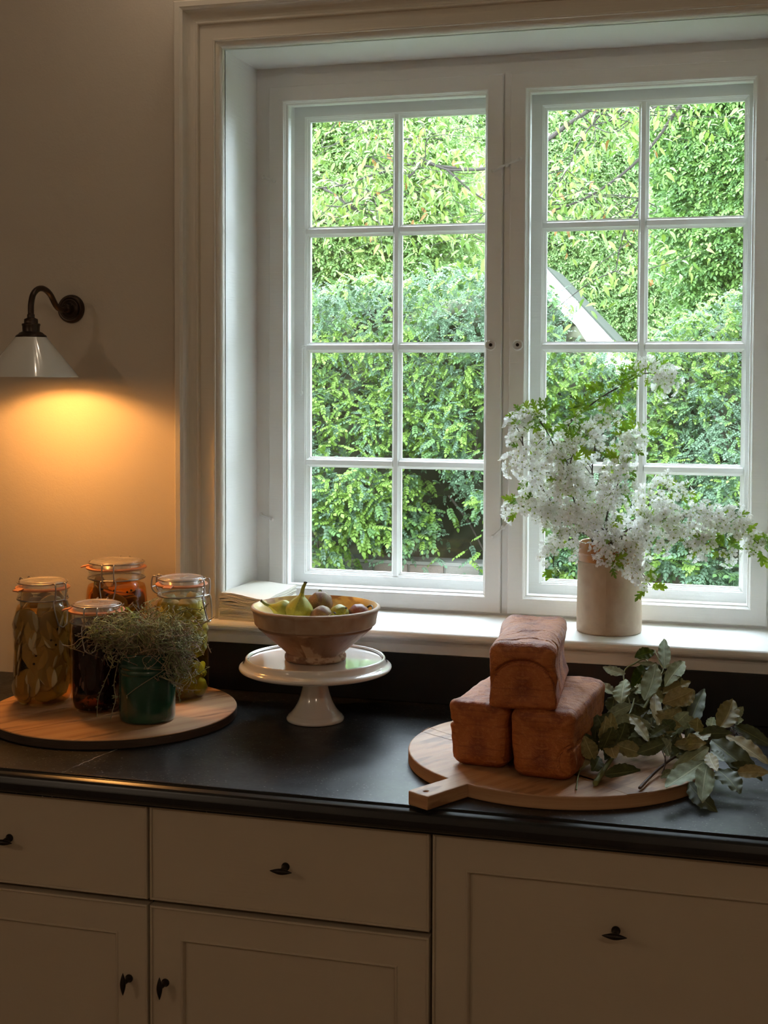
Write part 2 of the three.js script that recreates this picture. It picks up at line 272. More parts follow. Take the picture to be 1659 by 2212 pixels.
function panelFront(name, x0, x1, y0, y1, px0, px1, py0, py1, parent) {
  const bead = [[0.004, FZ - 0.0105], [0.0042, FZ - 0.0095], [0.0045, FZ - 0.005], [0.0055, FZ - 0.0015]];
  const mould = rectFrame(px0, px1, py0, py1, [[0, FZ - 0.008], [0.0008, FZ - 0.0035], [0.0022, FZ - 0.0008], [0.004, FZ + 0.0006], [0.0056, FZ + 0.0002], [0.0066, FZ - 0.0012], [0.0066, FZ - 0.003]]);
  const rails = [box(x0 + 0.004, px0 - 0.005, y0 + 0.004, y1 - 0.004, FZ - 0.02, FZ - 0.001), box(px1 + 0.005, x1 - 0.004, y0 + 0.004, y1 - 0.004, FZ - 0.02, FZ - 0.001), box(px0 - 0.005, px1 + 0.005, py1 + 0.005, y1 - 0.004, FZ - 0.02, FZ - 0.001), box(px0 - 0.005, px1 + 0.005, y0 + 0.004, py0 - 0.005, FZ - 0.02, FZ - 0.001)];
  const d = obj(name, [...rails, mould, frontPlate(x0, x1, y0, y1)[1]], M.cabinet, parent);
  obj('panel', box(px0 - 0.004, px1 + 0.004, py0 - 0.004, py1 + 0.004, FZ - 0.018, FZ - 0.008), M.cabinet, d);
  return d;
}
function placeKnob(parent, x, y, vertical) { const k = obj('knob', vertical ? knobV : knobH, M.knob, parent); k.position.set(x, y, FZ - 0.001); k.userData.label = 'dark bronze almond-shaped knob on a short post'; return k; }
function carcass(parent, x0, x1) { obj('carcass', [box(x0, x1, 0.0, 0.8555, 0.0, FZ - 0.022)], M.carcass, parent); }
{
  const a = thing('base_cabinet', 'taupe base cabinet at the left with a drawer above a door', 'cabinet'); carcass(a, -0.595, -0.0835);
  const d = obj('drawer', frontPlate(-0.594, -0.0843, 0.6985, 0.8545), M.cabinet, a); placeKnob(d, -0.3395, 0.776);
  placeKnob(panelFront('door', -0.594, -0.0843, 0.1, 0.6895, -0.53, -0.1448, 0.165, 0.6318, a), -0.1185, 0.562, true);
  const b = thing('base_cabinet', 'taupe middle base cabinet with a wide drawer above a panelled door', 'cabinet'); carcass(b, -0.081, 0.3925);
  const e = obj('drawer', frontPlate(-0.0802, 0.3915, 0.6985, 0.8545), M.cabinet, b); placeKnob(e, 0.1555, 0.777);
  placeKnob(panelFront('door', -0.0802, 0.3915, 0.1, 0.6895, -0.0205, 0.334, 0.165, 0.6325, b), -0.0533, 0.563, true);
  const c = thing('base_cabinet', 'taupe cabinet at the right with one tall panelled front and a knob near its top', 'cabinet'); carcass(c, 0.3955, 1.0);
  placeKnob(panelFront('door', 0.3963, 0.9992, 0.1, 0.8545, 0.455, 0.94, 0.165, 0.7952, c), 0.6775, 0.7335);
}

// ---------------------------------------------------------------- lamps
{
  const sx = -0.562, sz = 0.1702, s = thing('wall_sconce', 'swan-neck wall sconce with a white conical shade on the left wall', 'wall lamp', [sx, 1.702, 0]);
  const plate = lathe(curveProfile([[0.0001, 0.013], [0.012, 0.0125], [0.02, 0.0095], [0.0235, 0.0105], [0.0275, 0.0105], [0.0302, 0.006], [0.031, 0]], 40), 48); plate.rotateX(Math.PI / 2); obj('wall_plate', plate, M.bronze, s);
  const boss = lathe([[0.0001, 0.03], [0.008, 0.029], [0.0105, 0.024], [0.0105, 0.016], [0.013, 0.012]], 32); boss.rotateX(Math.PI / 2);
  obj('arm', [boss, tube([[0, 0, 0.02], [0, -0.004, 0.045], [0, 0.004, 0.068], [0, 0.026, 0.092], [0, 0.036, 0.118], [0, 0.034, 0.142], [0, 0.022, 0.161], [0, 0.004, 0.169], [0, -0.014, sz], [0, -0.032, sz]], 0.0062, 60, 14)], M.bronze, s);
  const y = -1.702, hold = lathe(curveProfile([[0.0062, 1.684], [0.0075, 1.682], [0.0075, 1.677], [0.0085, 1.6755]], 12).concat([[0.0138, 1.673], [0.0142, 1.666], [0.0138, 1.6645], [0.0182, 1.664], [0.0188, 1.661], [0.0176, 1.659], [0.0172, 1.648], [0.0198, 1.647], [0.023, 1.6455], [0.0265, 1.642], [0.0295, 1.6405], [0.0312, 1.6385], [0.0318, 1.635], [0.03, 1.635]]).map(([r, h]) => [r, h + y]).reverse(), 48); hold.translate(0, 0, sz); obj('lamp_holder', hold, M.bronze, s);
  const shade = lathe([[0.0955, 1.5545], [0.0958, 1.5555], [0.0952, 1.5565], [0.0305, 1.6375], [0.0285, 1.6375], [0.0925, 1.557], [0.0945, 1.5548]].map(([r, h]) => [r, h + y]), 96); shade.translate(0, 0, sz); obj('shade', shade, M.enamel, s);
  const bulbM = std({ color: lin(1, 0.9, 0.7), emissive: LAMP_RGB, emissiveIntensity: 3 });
  const bulb = lathe(curveProfile([[0.0001, 1.583], [0.012, 1.586], [0.0185, 1.598], [0.016, 1.613], [0.0095, 1.626], [0.009, 1.637]], 24).map(([r, h]) => [r, h + y]), 32); bulb.translate(0, 0, sz); obj('bulb', bulb, bulbM, s);
  const L = new THREE.PointLight(LAMP_RGB, LAMP_CD, 0, 2); L.position.set(0, 1.6 + y, sz); L.castShadow = true; L.shadow.radius = 0.8; s.add(L);
}
{ // ceiling spots: three over the counter (their dots show in the shade, the jars and the cake stand), two unseen ones added further back to fill the room
  const bulbM = std({ color: lin(1, 0.95, 0.85), emissive: SPOT_RGB, emissiveIntensity: 14 });
  [[-0.2, 0.12, SPOT_CD, 'tiny ceiling spotlight nearest the window wall, one of three in a row'], [-0.25, 0.24, SPOT_CD, 'middle one of three tiny ceiling spotlights in a row by the window wall'], [-0.3, 0.36, SPOT_CD, 'tiny ceiling spotlight furthest from the window wall, one of three in a row'],
    [1.55, 3.5, FILL_CD, 'unseen fill spotlight added behind the viewer on the right'], [-1.7, 3.5, FILL_CD, 'unseen fill spotlight added behind the viewer on the left']].forEach(([x, z, cd, label]) => {
    const s = thing('ceiling_spotlight', label, 'spotlight', [x, RY1, z]);
    const k = cd === SPOT_CD ? 0.4 : 1; obj('housing', lathe([[0.0001, 0], [0.034, 0], [0.036, -0.004], [0.036, -0.05], [0.033, -0.052], [0.031, -0.045], [0.029, -0.02], [0.0001, -0.018]].map(([r, y]) => [r * k, y * k]), 32), M.enamel, s);
    obj('bulb', ball(0.024 * k, [0, -0.05 * k, 0], 1, 0.6, 1, 20), bulbM, s);
    const L = new THREE.PointLight(SPOT_RGB, cd, 0, 2); L.position.set(0, -0.075 * k, 0); L.castShadow = true; L.shadow.radius = 1.2 * k; s.add(L);
  });
}
// ---------------------------------------------------------------- the garden outside
const leafM = (r, g, b, t = 0.4, ro = 0.58) => phy({ color: lin(r, g, b), roughness: ro, transmission: t, thickness: 0, ior: 1.4, side: THREE.DoubleSide });
function leafletGeo(L, Wd, fold = 0.25, curl = 0.15, n = 4) {   // along +y, face +z
  const pos = [], idx = [], uv = [];
  for (let i = 0; i <= n; i++) { const t = i / n, w = Wd * Math.sin(Math.PI * Math.pow(t, 0.8)) * 0.5 * (i === n ? 0 : 1) + (i === 0 ? Wd * 0.04 : 0), z = -curl * L * t * t; pos.push(-w, L * t, z + fold * w, 0, L * t, z, w, L * t, z + fold * w); uv.push(0, t, 0.5, t, 1, t); }
  for (let i = 0; i < n; i++) for (const k of [0, 1]) { const a = i * 3 + k; idx.push(a, a + 1, a + 4, a, a + 4, a + 3); }
  const g = new THREE.BufferGeometry(); g.setAttribute('position', new THREE.Float32BufferAttribute(pos, 3)); g.setAttribute('uv', new THREE.Float32BufferAttribute(uv, 2)); g.setIndex(idx); g.computeVertexNormals(); return g;
}
const M4 = (p, dir, nrm, s = 1, roll = 0) => {   // +y along dir, +z near nrm
  const y = dir.clone().normalize(), x = new THREE.Vector3().crossVectors(y, nrm); if (x.lengthSq() < 1e-6) x.set(1, 0, 0); x.normalize();
  const z = new THREE.Vector3().crossVectors(x, y); const m = new THREE.Matrix4().makeBasis(x, y, z); if (roll) m.multiply(new THREE.Matrix4().makeRotationY(roll));
  return m.scale(V(s, s, s)).setPosition(p);
};
function sprayGeo(pairs, L, leaflet, ang = 0.95) {   // compound leaf: a stalk with opposite leaflets
  const list = [tube([[0, 0, 0], [0, L * 0.5, -0.03 * L], [0, L, -0.16 * L]], L * 0.012, 5, 3)];
  for (let k = 0; k < pairs; k++) { const t = 0.3 + 0.62 * k / (pairs - 0.5); for (const s of [-1, 1]) { const g = leaflet.clone(); g.applyMatrix4(M4(V(0, L * t, -0.16 * L * t * t), V(s * Math.sin(ang), Math.cos(ang), -0.12 + rr(-0.12, 0.12)), V(0.25 * s, 0, 1), rr(0.85, 1.1))); list.push(g); } }
  const g = leaflet.clone(); g.applyMatrix4(M4(V(0, L, -0.16 * L), V(0, 1, -0.35), V(0, 0.3, 1), 1.12)); list.push(g);
  return merged(list);
}
// leaves of one plant: the ones that show largest as parts, the rest as stuff
function foliage(parent, place, total, shown, variants, eye = camera.position) {
  const all = []; for (let i = 0; i < total * 3 && all.length < total; i++) { const q = place(); if (q) all.push(q); }
  const key = (q) => (q.front ?? 0) + 0.1 * q.p.distanceTo(eye);
  all.sort((a, b) => key(a) - key(b));
  const rest = variants.map(() => []);
  all.forEach((q, i) => {
    const k = (q.k ?? Math.floor(rnd() * variants.length)) % variants.length, v = variants[k];
    if (i < shown) { const m = obj(v.name, v.geo, v.mat, parent); m.applyMatrix4(q.m); } else rest[k].push(q.m);
  });
  rest.forEach((ms, k) => { if (!ms.length) return; const im = new THREE.InstancedMesh(variants[k].geo, variants[k].mat, ms.length); ms.forEach((m, i) => im.setMatrixAt(i, m)); im.name = variants[k].name; im.userData.kind = 'stuff'; im.castShadow = im.receiveShadow = true; parent.add(im); });
}
const inView = (p) => { const q = p.clone().project(camera); return Math.abs(q.x) < 1 && Math.abs(q.y) < 1 ? 0 : 3; };
struct('ground', (() => { const g = new THREE.PlaneGeometry(60, 40, 1, 1); g.rotateX(-Math.PI / 2); g.translate(0, -0.12, -20.2); return boxUV(g); })(), std({ color: lin(0.05, 0.07, 0.025), roughness: 1 }));
{ // low brick wall under the hedge, seen through the bottom panes
  const bw = new THREE.Group(); bw.name = 'garden_wall'; tag(bw, 'low old brick wall under the hedge outside the window', 'wall'); scene.add(bw);
  const mats = [[0.16, 0.12, 0.1], [0.2, 0.15, 0.12], [0.13, 0.11, 0.1], [0.18, 0.16, 0.14]].map((c) => std({ color: lin(...c), roughness: 0.95, bumpMap: plasterBump, bumpScale: 0.003 }));
  const z0 = -4.95, bh = 0.062, bl = 0.215; obj('mortar', box(-3.2, 2.2, -0.12, 0.475, z0 - 0.2, z0 - 0.004), std({ color: lin(0.2, 0.19, 0.17), roughness: 1 }), bw);
  const bg = [0, 1, 2].map(() => { const g = new RoundedBoxGeometry(bl - 0.01, bh - 0.009, 0.1, 1, 0.004); const p = g.attributes.position; for (let i = 0; i < p.count; i++) p.setZ(i, p.getZ(i) + 0.004 * rr(-1, 1) * 0.4); return boxUV(g); });
  for (let r = 0; r < 7; r++) for (let c = 0; c < 21; c++) { const m = obj('brick', bg[(r * 7 + c * 3) % 3], mats[(hash(r, c, 3) * 4) | 0], bw); m.position.set(-2.9 + c * bl + (r % 2) * bl / 2, 0.058 + r * bh, z0 - 0.045 + 0.006 * hash(r, c, 9)); }
}
{ // clipped shrub hedge with rose-like compound leaves
  const h = thing('hedge', 'dense leafy green hedge filling the lower panes of both casements', 'hedge', [0, 0, 0]);
  const zf = (x, y) => -4.62 + 0.62 * (fbm2(x * 1.25 + 3, y * 1.25 + 9, 3) - 0.5) + 0.28 * (fbm2(x * 4 + 1, y * 4, 2) - 0.5) - 0.22 * Math.max(0, y - 1.7);
  const top = (x) => 2.17 + 0.3 * (fbm2(x * 1.7 + 4, 2, 3) - 0.5) - 0.42 * sm(-0.28, 0.14, x) + 0.34 * sm(0.22, 0.95, x);
  const lf = leafletGeo(0.02, 0.0138, 0.3, 0.2, 3), lfb = leafletGeo(0.023, 0.0165, 0.2, 0.25, 3);
  const tones = [leafM(0.095, 0.193, 0.048), leafM(0.09, 0.165, 0.082), leafM(0.163, 0.277, 0.033), leafM(0.078, 0.145, 0.078)];
  const variants = [];
  for (let i = 0; i < 4; i++) variants.push({ name: 'leaf', geo: sprayGeo(4, 0.085, i % 2 ? lf : lfb, rr(0.8, 1.05)), mat: tones[i] });
  const place = () => {
    const x = rr(-2.7, 1.8), y = rr(0.3, 2.45); if (y > top(x)) return null;
    const low = sm(1.35, 0.5, y), g = fbm2(x * 2.6 + 30, y * 2.6 + 7, 3);
    if (g < 0.32 + 0.25 * low && rnd() < 0.94) return null;
    const deep = Math.pow(rnd(), 2.2) * 0.4, z = zf(x, y) - deep, p = V(x, y, z);
    const dir = V(rr(-0.9, 0.9), rr(-1.0, 0.75) - 0.25 * low, rr(0.1, 1.0)), nrm = V(rr(-0.4, 0.4), 0.9, rr(0.1, 0.8));
    return { p, m: M4(p, dir, nrm, rr(0.7, 1.15) * (0.82 + 0.38 * low)), front: deep * 8 + inView(p), k: (() => { const c = fbm2(x * 3.1 + 80, y * 3.1 + 40, 2); return c > 0.56 && rnd() < 0.45 ? 2 : c < 0.46 && rnd() < 0.6 ? 1 : (rnd() < 0.8 ? [0, 1, 3][(rnd() * 3) | 0] : 2); })() };
  };
  foliage(h, place, 21000, 290, variants);
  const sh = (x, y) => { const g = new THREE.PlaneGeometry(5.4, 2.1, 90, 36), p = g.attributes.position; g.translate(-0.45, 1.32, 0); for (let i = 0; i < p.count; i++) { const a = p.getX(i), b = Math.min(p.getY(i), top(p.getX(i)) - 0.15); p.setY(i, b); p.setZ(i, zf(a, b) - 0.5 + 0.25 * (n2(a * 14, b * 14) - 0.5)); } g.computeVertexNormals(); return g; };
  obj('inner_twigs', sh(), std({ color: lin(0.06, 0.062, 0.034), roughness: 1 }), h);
  const st = []; for (let i = 0; i < 26; i++) { const x = rr(-2.6, 1.7), y = rr(0.4, 0.9), z = zf(x, y) - rr(0.05, 0.35), q = rr(-0.35, 0.35); st.push(tube([[x, y, z], [x + q * 0.5, y + 0.2, z + rr(-0.05, 0.1)], [x + q, y + rr(0.3, 0.55), z + rr(-0.05, 0.2)]], rr(0.004, 0.008), 6, 4)); }
  obj('stem', st, std({ color: lin(0.07, 0.055, 0.04), roughness: 0.9 }), h).userData.kind = 'stuff';
}
const bark = std({ color: lin(0.07, 0.055, 0.045), roughness: 0.9, bumpMap: plasterBump, bumpScale: 0.004 });
function tree(name, label, crown, n, shown, variants, trunk, core, coreMat) {
  const t = thing(name, label, 'tree', [0, 0, 0]);
  foliage(t, crown, n, shown, variants);
  if (trunk.length) obj('trunk', trunk, bark, t);
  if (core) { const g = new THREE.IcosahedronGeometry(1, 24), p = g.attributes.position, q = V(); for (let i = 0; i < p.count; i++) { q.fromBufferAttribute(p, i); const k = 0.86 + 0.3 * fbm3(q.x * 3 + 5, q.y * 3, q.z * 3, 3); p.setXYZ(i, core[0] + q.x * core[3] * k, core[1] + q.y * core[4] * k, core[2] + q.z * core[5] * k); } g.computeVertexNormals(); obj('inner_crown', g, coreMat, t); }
  return t;
}
{ // cherry tree: thin branches with hanging pointed leaves in front of everything else up high
  const br = [[[0.1, 2.62, -3.05], [-0.08, 2.5, -3.05], [-0.27, 2.452, -3.1], [-0.458, 2.476, -3.15], [-0.596, 2.506, -3.2], [-0.721, 2.488, -3.25], [-0.861, 2.466, -3.3], [-0.983, 2.432, -3.3], [-1.1, 2.425, -3.3]], [[-0.273, 2.45, -3.1], [-0.436, 2.456, -3.1], [-0.534, 2.502, -3.1], [-0.594, 2.543, -3.15], [-0.639, 2.614, -3.2]],
    [[-0.6, 2.47, -3.2], [-0.702, 2.403, -3.2], [-0.81, 2.365, -3.2], [-0.93, 2.337, -3.2]], [[-1.061, 2.42, -3.3], [-0.978, 2.375, -3.25], [-0.9, 2.315, -3.2]], [[0.9, 3.1, -3.3], [0.62, 2.8, -3.2], [0.42, 2.5, -3.1], [0.2, 2.32, -3.05], [-0.05, 2.24, -3.1]], [[0.62, 2.8, -3.2], [0.45, 2.68, -3.1], [0.3, 2.66, -3.05], [0.08, 2.72, -3.1]], [[0.42, 2.5, -3.1], [0.4, 2.3, -3.05], [0.33, 2.15, -3.05], [0.3, 2.0, -3.05]],
    [[-0.3, 2.78, -3.3], [-0.6, 2.72, -3.2], [-0.95, 2.7, -3.15], [-1.25, 2.76, -3.2]], [[0.5, 2.95, -3.2], [0.2, 2.6, -3.0], [0.1, 2.42, -3.0], [0.02, 2.3, -3.0]], [[-0.436, 2.456, -3.1], [-0.3, 2.34, -3.1], [-0.12, 2.24, -3.1]]];
  for (let i = 0; i < 80; i++) { const b = br[i % 10], a = b[1 + (i % (b.length - 1))]; br.push([a, [a[0] + rr(-0.18, 0.18), a[1] + rr(-0.12, 0.1), a[2] + rr(-0.1, 0.1)], [a[0] + rr(-0.4, 0.4), a[1] + rr(-0.25, 0.12), a[2] + rr(-0.25, 0.25)]]); }
  const cur = br.map((b) => new THREE.CatmullRomCurve3(b.map((q) => V(...q))));
  const lf = [leafletGeo(0.05, 0.0175, 0.25, 0.3, 4), leafletGeo(0.044, 0.0145, 0.4, 0.45, 4)];
  const variants = [{ name: 'leaf', geo: lf[0], mat: leafM(0.181, 0.275, 0.037, 0.5) }, { name: 'leaf', geo: lf[1], mat: leafM(0.134, 0.243, 0.041, 0.5) }, { name: 'leaf', geo: lf[1], mat: leafM(0.222, 0.295, 0.052, 0.5) }, { name: 'young_leaf', geo: lf[1], mat: leafM(0.309, 0.144, 0.044, 0.45) }];
  const crown = () => { const c = cur[Math.floor(rnd() * cur.length)], t = rr(0.05, 1), p = c.getPointAt(t).add(V(rr(-0.11, 0.11), rr(-0.12, 0.08), rr(-0.11, 0.11))); const d = V(rr(-0.9, 0.9), rr(-1.1, 0.1), rr(-0.6, 0.8)); return { p, m: M4(p, d, V(rr(-0.6, 0.6), 0.7, rr(-0.2, 1)), rr(0.65, 1.2)), front: inView(p), k: rnd() < 0.035 ? 3 : Math.floor(rnd() * 3) }; };
  const wood = br.map((b, i) => tube(b, (t) => (i === 0 || i === 4 ? 0.0095 : i < 10 ? 0.0055 : 0.0024) * (1.1 - 0.7 * t), 20, 6));
  wood.push(tube([[2.6, -0.12, -3.6], [2.4, 1.2, -3.6], [2.0, 2.5, -3.5], [0.9, 3.1, -3.3]], 0.026, 20, 6), tube([[0.9, 3.1, -3.3], [0.5, 2.9, -3.2], [0.1, 2.62, -3.05]], 0.009, 12, 6));
  tree('cherry_tree', 'cherry tree with thin branches and hanging pointed leaves across the upper panes', crown, 2700, 285, variants, wood);
}
{ // taller trees further back
  const sp = (a) => sprayGeo(3, a * 2.6, leafletGeo(a, a * 0.6, 0.3, 0.2, 3)), g1 = sp(0.02), g2 = sp(0.023);
  const ell = (c, r, flat) => () => { const u = rr(-1, 1), v = rr(-1, 1), w2 = 1 - u * u - v * v; if (w2 < 0) return null; const k = 0.82 + 0.32 * fbm2(u * 3.5 + c[0] * 7, v * 3.5 + 3, 3) - Math.pow(rnd(), 2) * flat, n = V(u, v, Math.sqrt(w2)), p = V(c[0] + u * r[0] * k, c[1] + v * r[1] * k, c[2] + n.z * r[2] * k); return { p, m: M4(p, V(rr(-1, 1), rr(-1, 0.6), rr(0, 1)), V(n.x * 0.4 + rr(-0.4, 0.4), 1, 0.4 + rr(-0.2, 0.4)), rr(0.8, 1.5)), front: inView(p) + (1 - n.z) * 2 }; };
  const T = (pts, r) => [tube(pts, r, 12, 8)];
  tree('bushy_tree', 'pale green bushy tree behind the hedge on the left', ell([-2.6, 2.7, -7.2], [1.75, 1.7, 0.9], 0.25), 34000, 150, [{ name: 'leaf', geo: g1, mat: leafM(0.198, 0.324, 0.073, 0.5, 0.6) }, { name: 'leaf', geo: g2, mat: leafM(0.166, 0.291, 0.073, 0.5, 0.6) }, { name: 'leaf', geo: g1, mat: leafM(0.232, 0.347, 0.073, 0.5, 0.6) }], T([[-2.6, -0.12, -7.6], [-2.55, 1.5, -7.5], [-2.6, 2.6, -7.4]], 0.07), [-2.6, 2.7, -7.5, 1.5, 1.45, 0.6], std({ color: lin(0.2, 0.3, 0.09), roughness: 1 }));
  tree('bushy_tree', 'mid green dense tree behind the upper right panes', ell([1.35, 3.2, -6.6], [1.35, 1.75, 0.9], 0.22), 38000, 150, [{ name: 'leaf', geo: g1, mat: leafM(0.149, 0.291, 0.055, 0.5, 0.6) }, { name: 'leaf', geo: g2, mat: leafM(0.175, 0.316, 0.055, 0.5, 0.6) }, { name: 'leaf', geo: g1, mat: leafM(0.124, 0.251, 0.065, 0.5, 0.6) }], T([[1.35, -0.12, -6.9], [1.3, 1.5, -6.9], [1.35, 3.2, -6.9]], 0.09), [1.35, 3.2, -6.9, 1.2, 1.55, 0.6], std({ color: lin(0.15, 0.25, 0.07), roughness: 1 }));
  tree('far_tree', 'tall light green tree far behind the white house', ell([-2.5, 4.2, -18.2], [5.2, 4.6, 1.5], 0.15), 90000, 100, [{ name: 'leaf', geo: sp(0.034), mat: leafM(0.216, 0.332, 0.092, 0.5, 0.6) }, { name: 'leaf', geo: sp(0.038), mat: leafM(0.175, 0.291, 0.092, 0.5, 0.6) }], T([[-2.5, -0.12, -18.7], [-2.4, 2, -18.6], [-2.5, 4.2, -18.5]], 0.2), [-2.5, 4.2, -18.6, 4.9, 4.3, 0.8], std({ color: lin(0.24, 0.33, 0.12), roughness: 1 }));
}
{ // unseen side trees added to keep the low sky off the window reveals
  const sp = sprayGeo(3, 0.4, leafletGeo(0.16, 0.1, 0.3, 0.2, 3)), v = [{ name: 'leaf', geo: sp, mat: leafM(0.103, 0.160, 0.057) }];
  for (const [x, y, z, rx, ry, rz, label] of [[5.2, 2.3, -3.6, 2.3, 3.4, 2.6, 'unseen dark tree added right of the window to block low sky'], [-7.2, 2.3, -4.2, 2.6, 3.2, 2.4, 'unseen dark tree added left of the window to block low sky']])
    tree('added_side_tree', label, () => { const d = V(rr(-1, 1), rr(-1, 1), rr(-1, 1)); if (d.lengthSq() > 1 || d.lengthSq() < 0.05) return null; d.normalize(); const k = 0.85 + 0.3 * fbm3(d.x * 3, d.y * 3, d.z * 3, 2), p = V(x + d.x * rx * k, y + d.y * ry * k, z + d.z * rz * k); return { p, m: M4(p, V(rr(-1, 1), rr(-1, 0.5), rr(-1, 1)), d.clone().add(V(0, 0.6, 0)), rr(0.8, 1.4)), front: 5 }; }, 3000, 0, v, [tube([[x, -0.12, z], [x, 1, z], [x, y, z]], 0.14, 8, 8)], [x, y, z, rx * 0.92, ry * 0.92, rz * 0.92], std({ color: lin(0.06, 0.1, 0.035), roughness: 1 }));
}
{ // white gable of a neighbouring house
  const h = thing('house', 'white rendered house gable behind the hedge in the right casement', 'house', [0, 0, 0]);
  const s = new THREE.Shape([[-5.2, -0.12], [-0.62, -0.12], [-0.02, 1.13], [-1.66, 2.91], [-3.4, 1.6], [-5.2, 1.6]].map((q) => new THREE.Vector2(...q)));
  const g = new THREE.ExtrudeGeometry(s, { depth: 1.6, bevelEnabled: false }); g.translate(0, 0, -15.6); obj('wall', boxUV(g), std({ color: lin(0.85, 0.85, 0.84), roughness: 0.9 }), h);
  const r = new THREE.ExtrudeGeometry(new THREE.Shape([[-0.03, 1.15], [-1.66, 2.92], [-1.66, 2.935], [0.0, 1.165]].map((q) => new THREE.Vector2(...q))), { depth: 1.55, bevelEnabled: false }); r.translate(0, 0, -15.58); obj('roof', boxUV(r), phy({ color: lin(0.05, 0.055, 0.045), roughness: 1, specularIntensity: 0 }), h);
}
// ---------------------------------------------------------------- wooden boards
function woodTex(light, dark, streak, sc, sd) {
  return tex(1024, 1024, (u, v) => {   // grain along u; the tile covers 0.7 m
    const x = u * 0.7, y = v * 0.7, wob = 0.02 * fbm2(x * 5 + sd, y * 4, 3), rings = 0.5 + 0.5 * Math.sin((y + wob) * sc + 5 * fbm2(x * 2.2 + sd, y * 9, 2)), fine = fbm2(x * 22 + sd, y * 650, 3), blot = fbm2(x * 7 + sd, y * 26 + 3, 4);
    let c = mix(light, dark, clamp(0.34 * rings * rings + 0.42 * fine + 0.5 * (blot - 0.4)));
    const s = sm(0.6, 0.74, fbm2(x * 9 + 31 + sd, y * 42 + 7, 4)); c = mix(c, streak, 0.6 * s); return c;
  }, { rx: 1 / 0.7, ry: 1 / 0.7 });
}
const woodL = woodTex([196, 152, 108], [158, 108, 68], [112, 72, 44], 150, 3), woodR = woodTex([202, 160, 120], [160, 114, 76], [122, 80, 50], 210, 40);
const woodBump = tex(512, 512, (u, v) => 255 * fbm2(u * 14, v * 240, 3), { srgb: false, rx: 1 / 0.7, ry: 1 / 0.7 });
M.boardL = std({ map: woodL, roughness: 0.62, bumpMap: woodBump, bumpScale: 0.0006 });
M.boardR = std({ map: woodR, roughness: 0.55, bumpMap: woodBump, bumpScale: 0.0005 });
M.batten = std({ map: woodR, color: lin(0.8, 0.78, 0.74), roughness: 0.55 });
function slab(shape, th, bevel = 0.0022) { const g = new THREE.ExtrudeGeometry(shape, { depth: th - 2 * bevel, bevelEnabled: true, bevelThickness: bevel, bevelSize: bevel, bevelOffset: -bevel, bevelSegments: 2, curveSegments: 72 }); g.rotateX(-Math.PI / 2); g.translate(0, bevel, 0); return boxUV(g); }
{
  const R = 0.2364, cut = -0.046, b = thing('serving_board', 'round pale wooden board with a dark edge carrying the jars and the green pot', 'serving board', [-0.3201, TOP, 0.287], Math.atan2(0.82, 0.573));
  const seg = (c, up) => { const s = new THREE.Shape(), a = Math.asin(c / R); if (up) s.absarc(0, 0, R, a, Math.PI - a, false); else s.absarc(0, 0, R, Math.PI - a, 2 * Math.PI + a, false); s.closePath(); return s; };
  obj('rim', lathe([[R - 0.002, 0.0004], [R + 0.0004, 0.0006], [R + 0.0006, 0.002], [R + 0.0006, 0.0145], [R + 0.0002, 0.0158]], 128), std({ color: lin(0.075, 0.045, 0.028), roughness: 0.75, bumpMap: woodBump, bumpScale: 0.0006 }), b).userData.label = 'dark weathered edge of the board';
  obj('plank', slab(seg(cut + 0.0005, true), 0.018), M.boardL, b); obj('plank', slab(seg(cut - 0.0005, false), 0.0177), M.boardL, b);
}
{
  const R = 0.2577, b = thing('serving_board', 'round oak board with a short square handle under the stacked loaves', 'serving board', [0.5518, TOP, 0.3576], -2 * Math.PI / 3);
  const s = new THREE.Shape(), hw = 0.0215, a = Math.asin(hw / R); s.absarc(0, 0, R, a, 2 * Math.PI - a, false); s.lineTo(0.33, -hw); s.quadraticCurveTo(0.349, -hw, 0.349, -hw + 0.004); s.lineTo(0.349, hw - 0.003); s.quadraticCurveTo(0.349, hw, 0.346, hw); s.lineTo(R * Math.cos(a), hw);
  const hole = new THREE.Path(); hole.absarc(0.331, 0.001, 0.0036, 0, 2 * Math.PI, true); s.holes.push(hole);
  obj('board', slab(s, 0.022), M.boardR, b);
  const t = new THREE.Shape(); t.absarc(0, 0, R - 0.0005, Math.asin(0.121 / R), Math.asin(0.121 / R), false); const yl = (x) => Math.sqrt(R * R - x * x) - 0.0004;
  const q = new THREE.Shape([[0.058, -yl(0.058)], [0.072, -yl(0.072)], [0.086, -yl(0.086)], [0.09, yl(0.09)], [0.106, yl(0.106)], [0.121, yl(0.121)]].map((p) => new THREE.Vector2(...p)));
  const bt = slab(q, 0.012, 0.0006); bt.rotateY(-Math.PI / 2); bt.rotateY(Math.PI / 2); bt.translate(0, 0.0105, 0); obj('batten', bt, M.batten, b).userData.label = 'cross-grain strip let into the board';
}

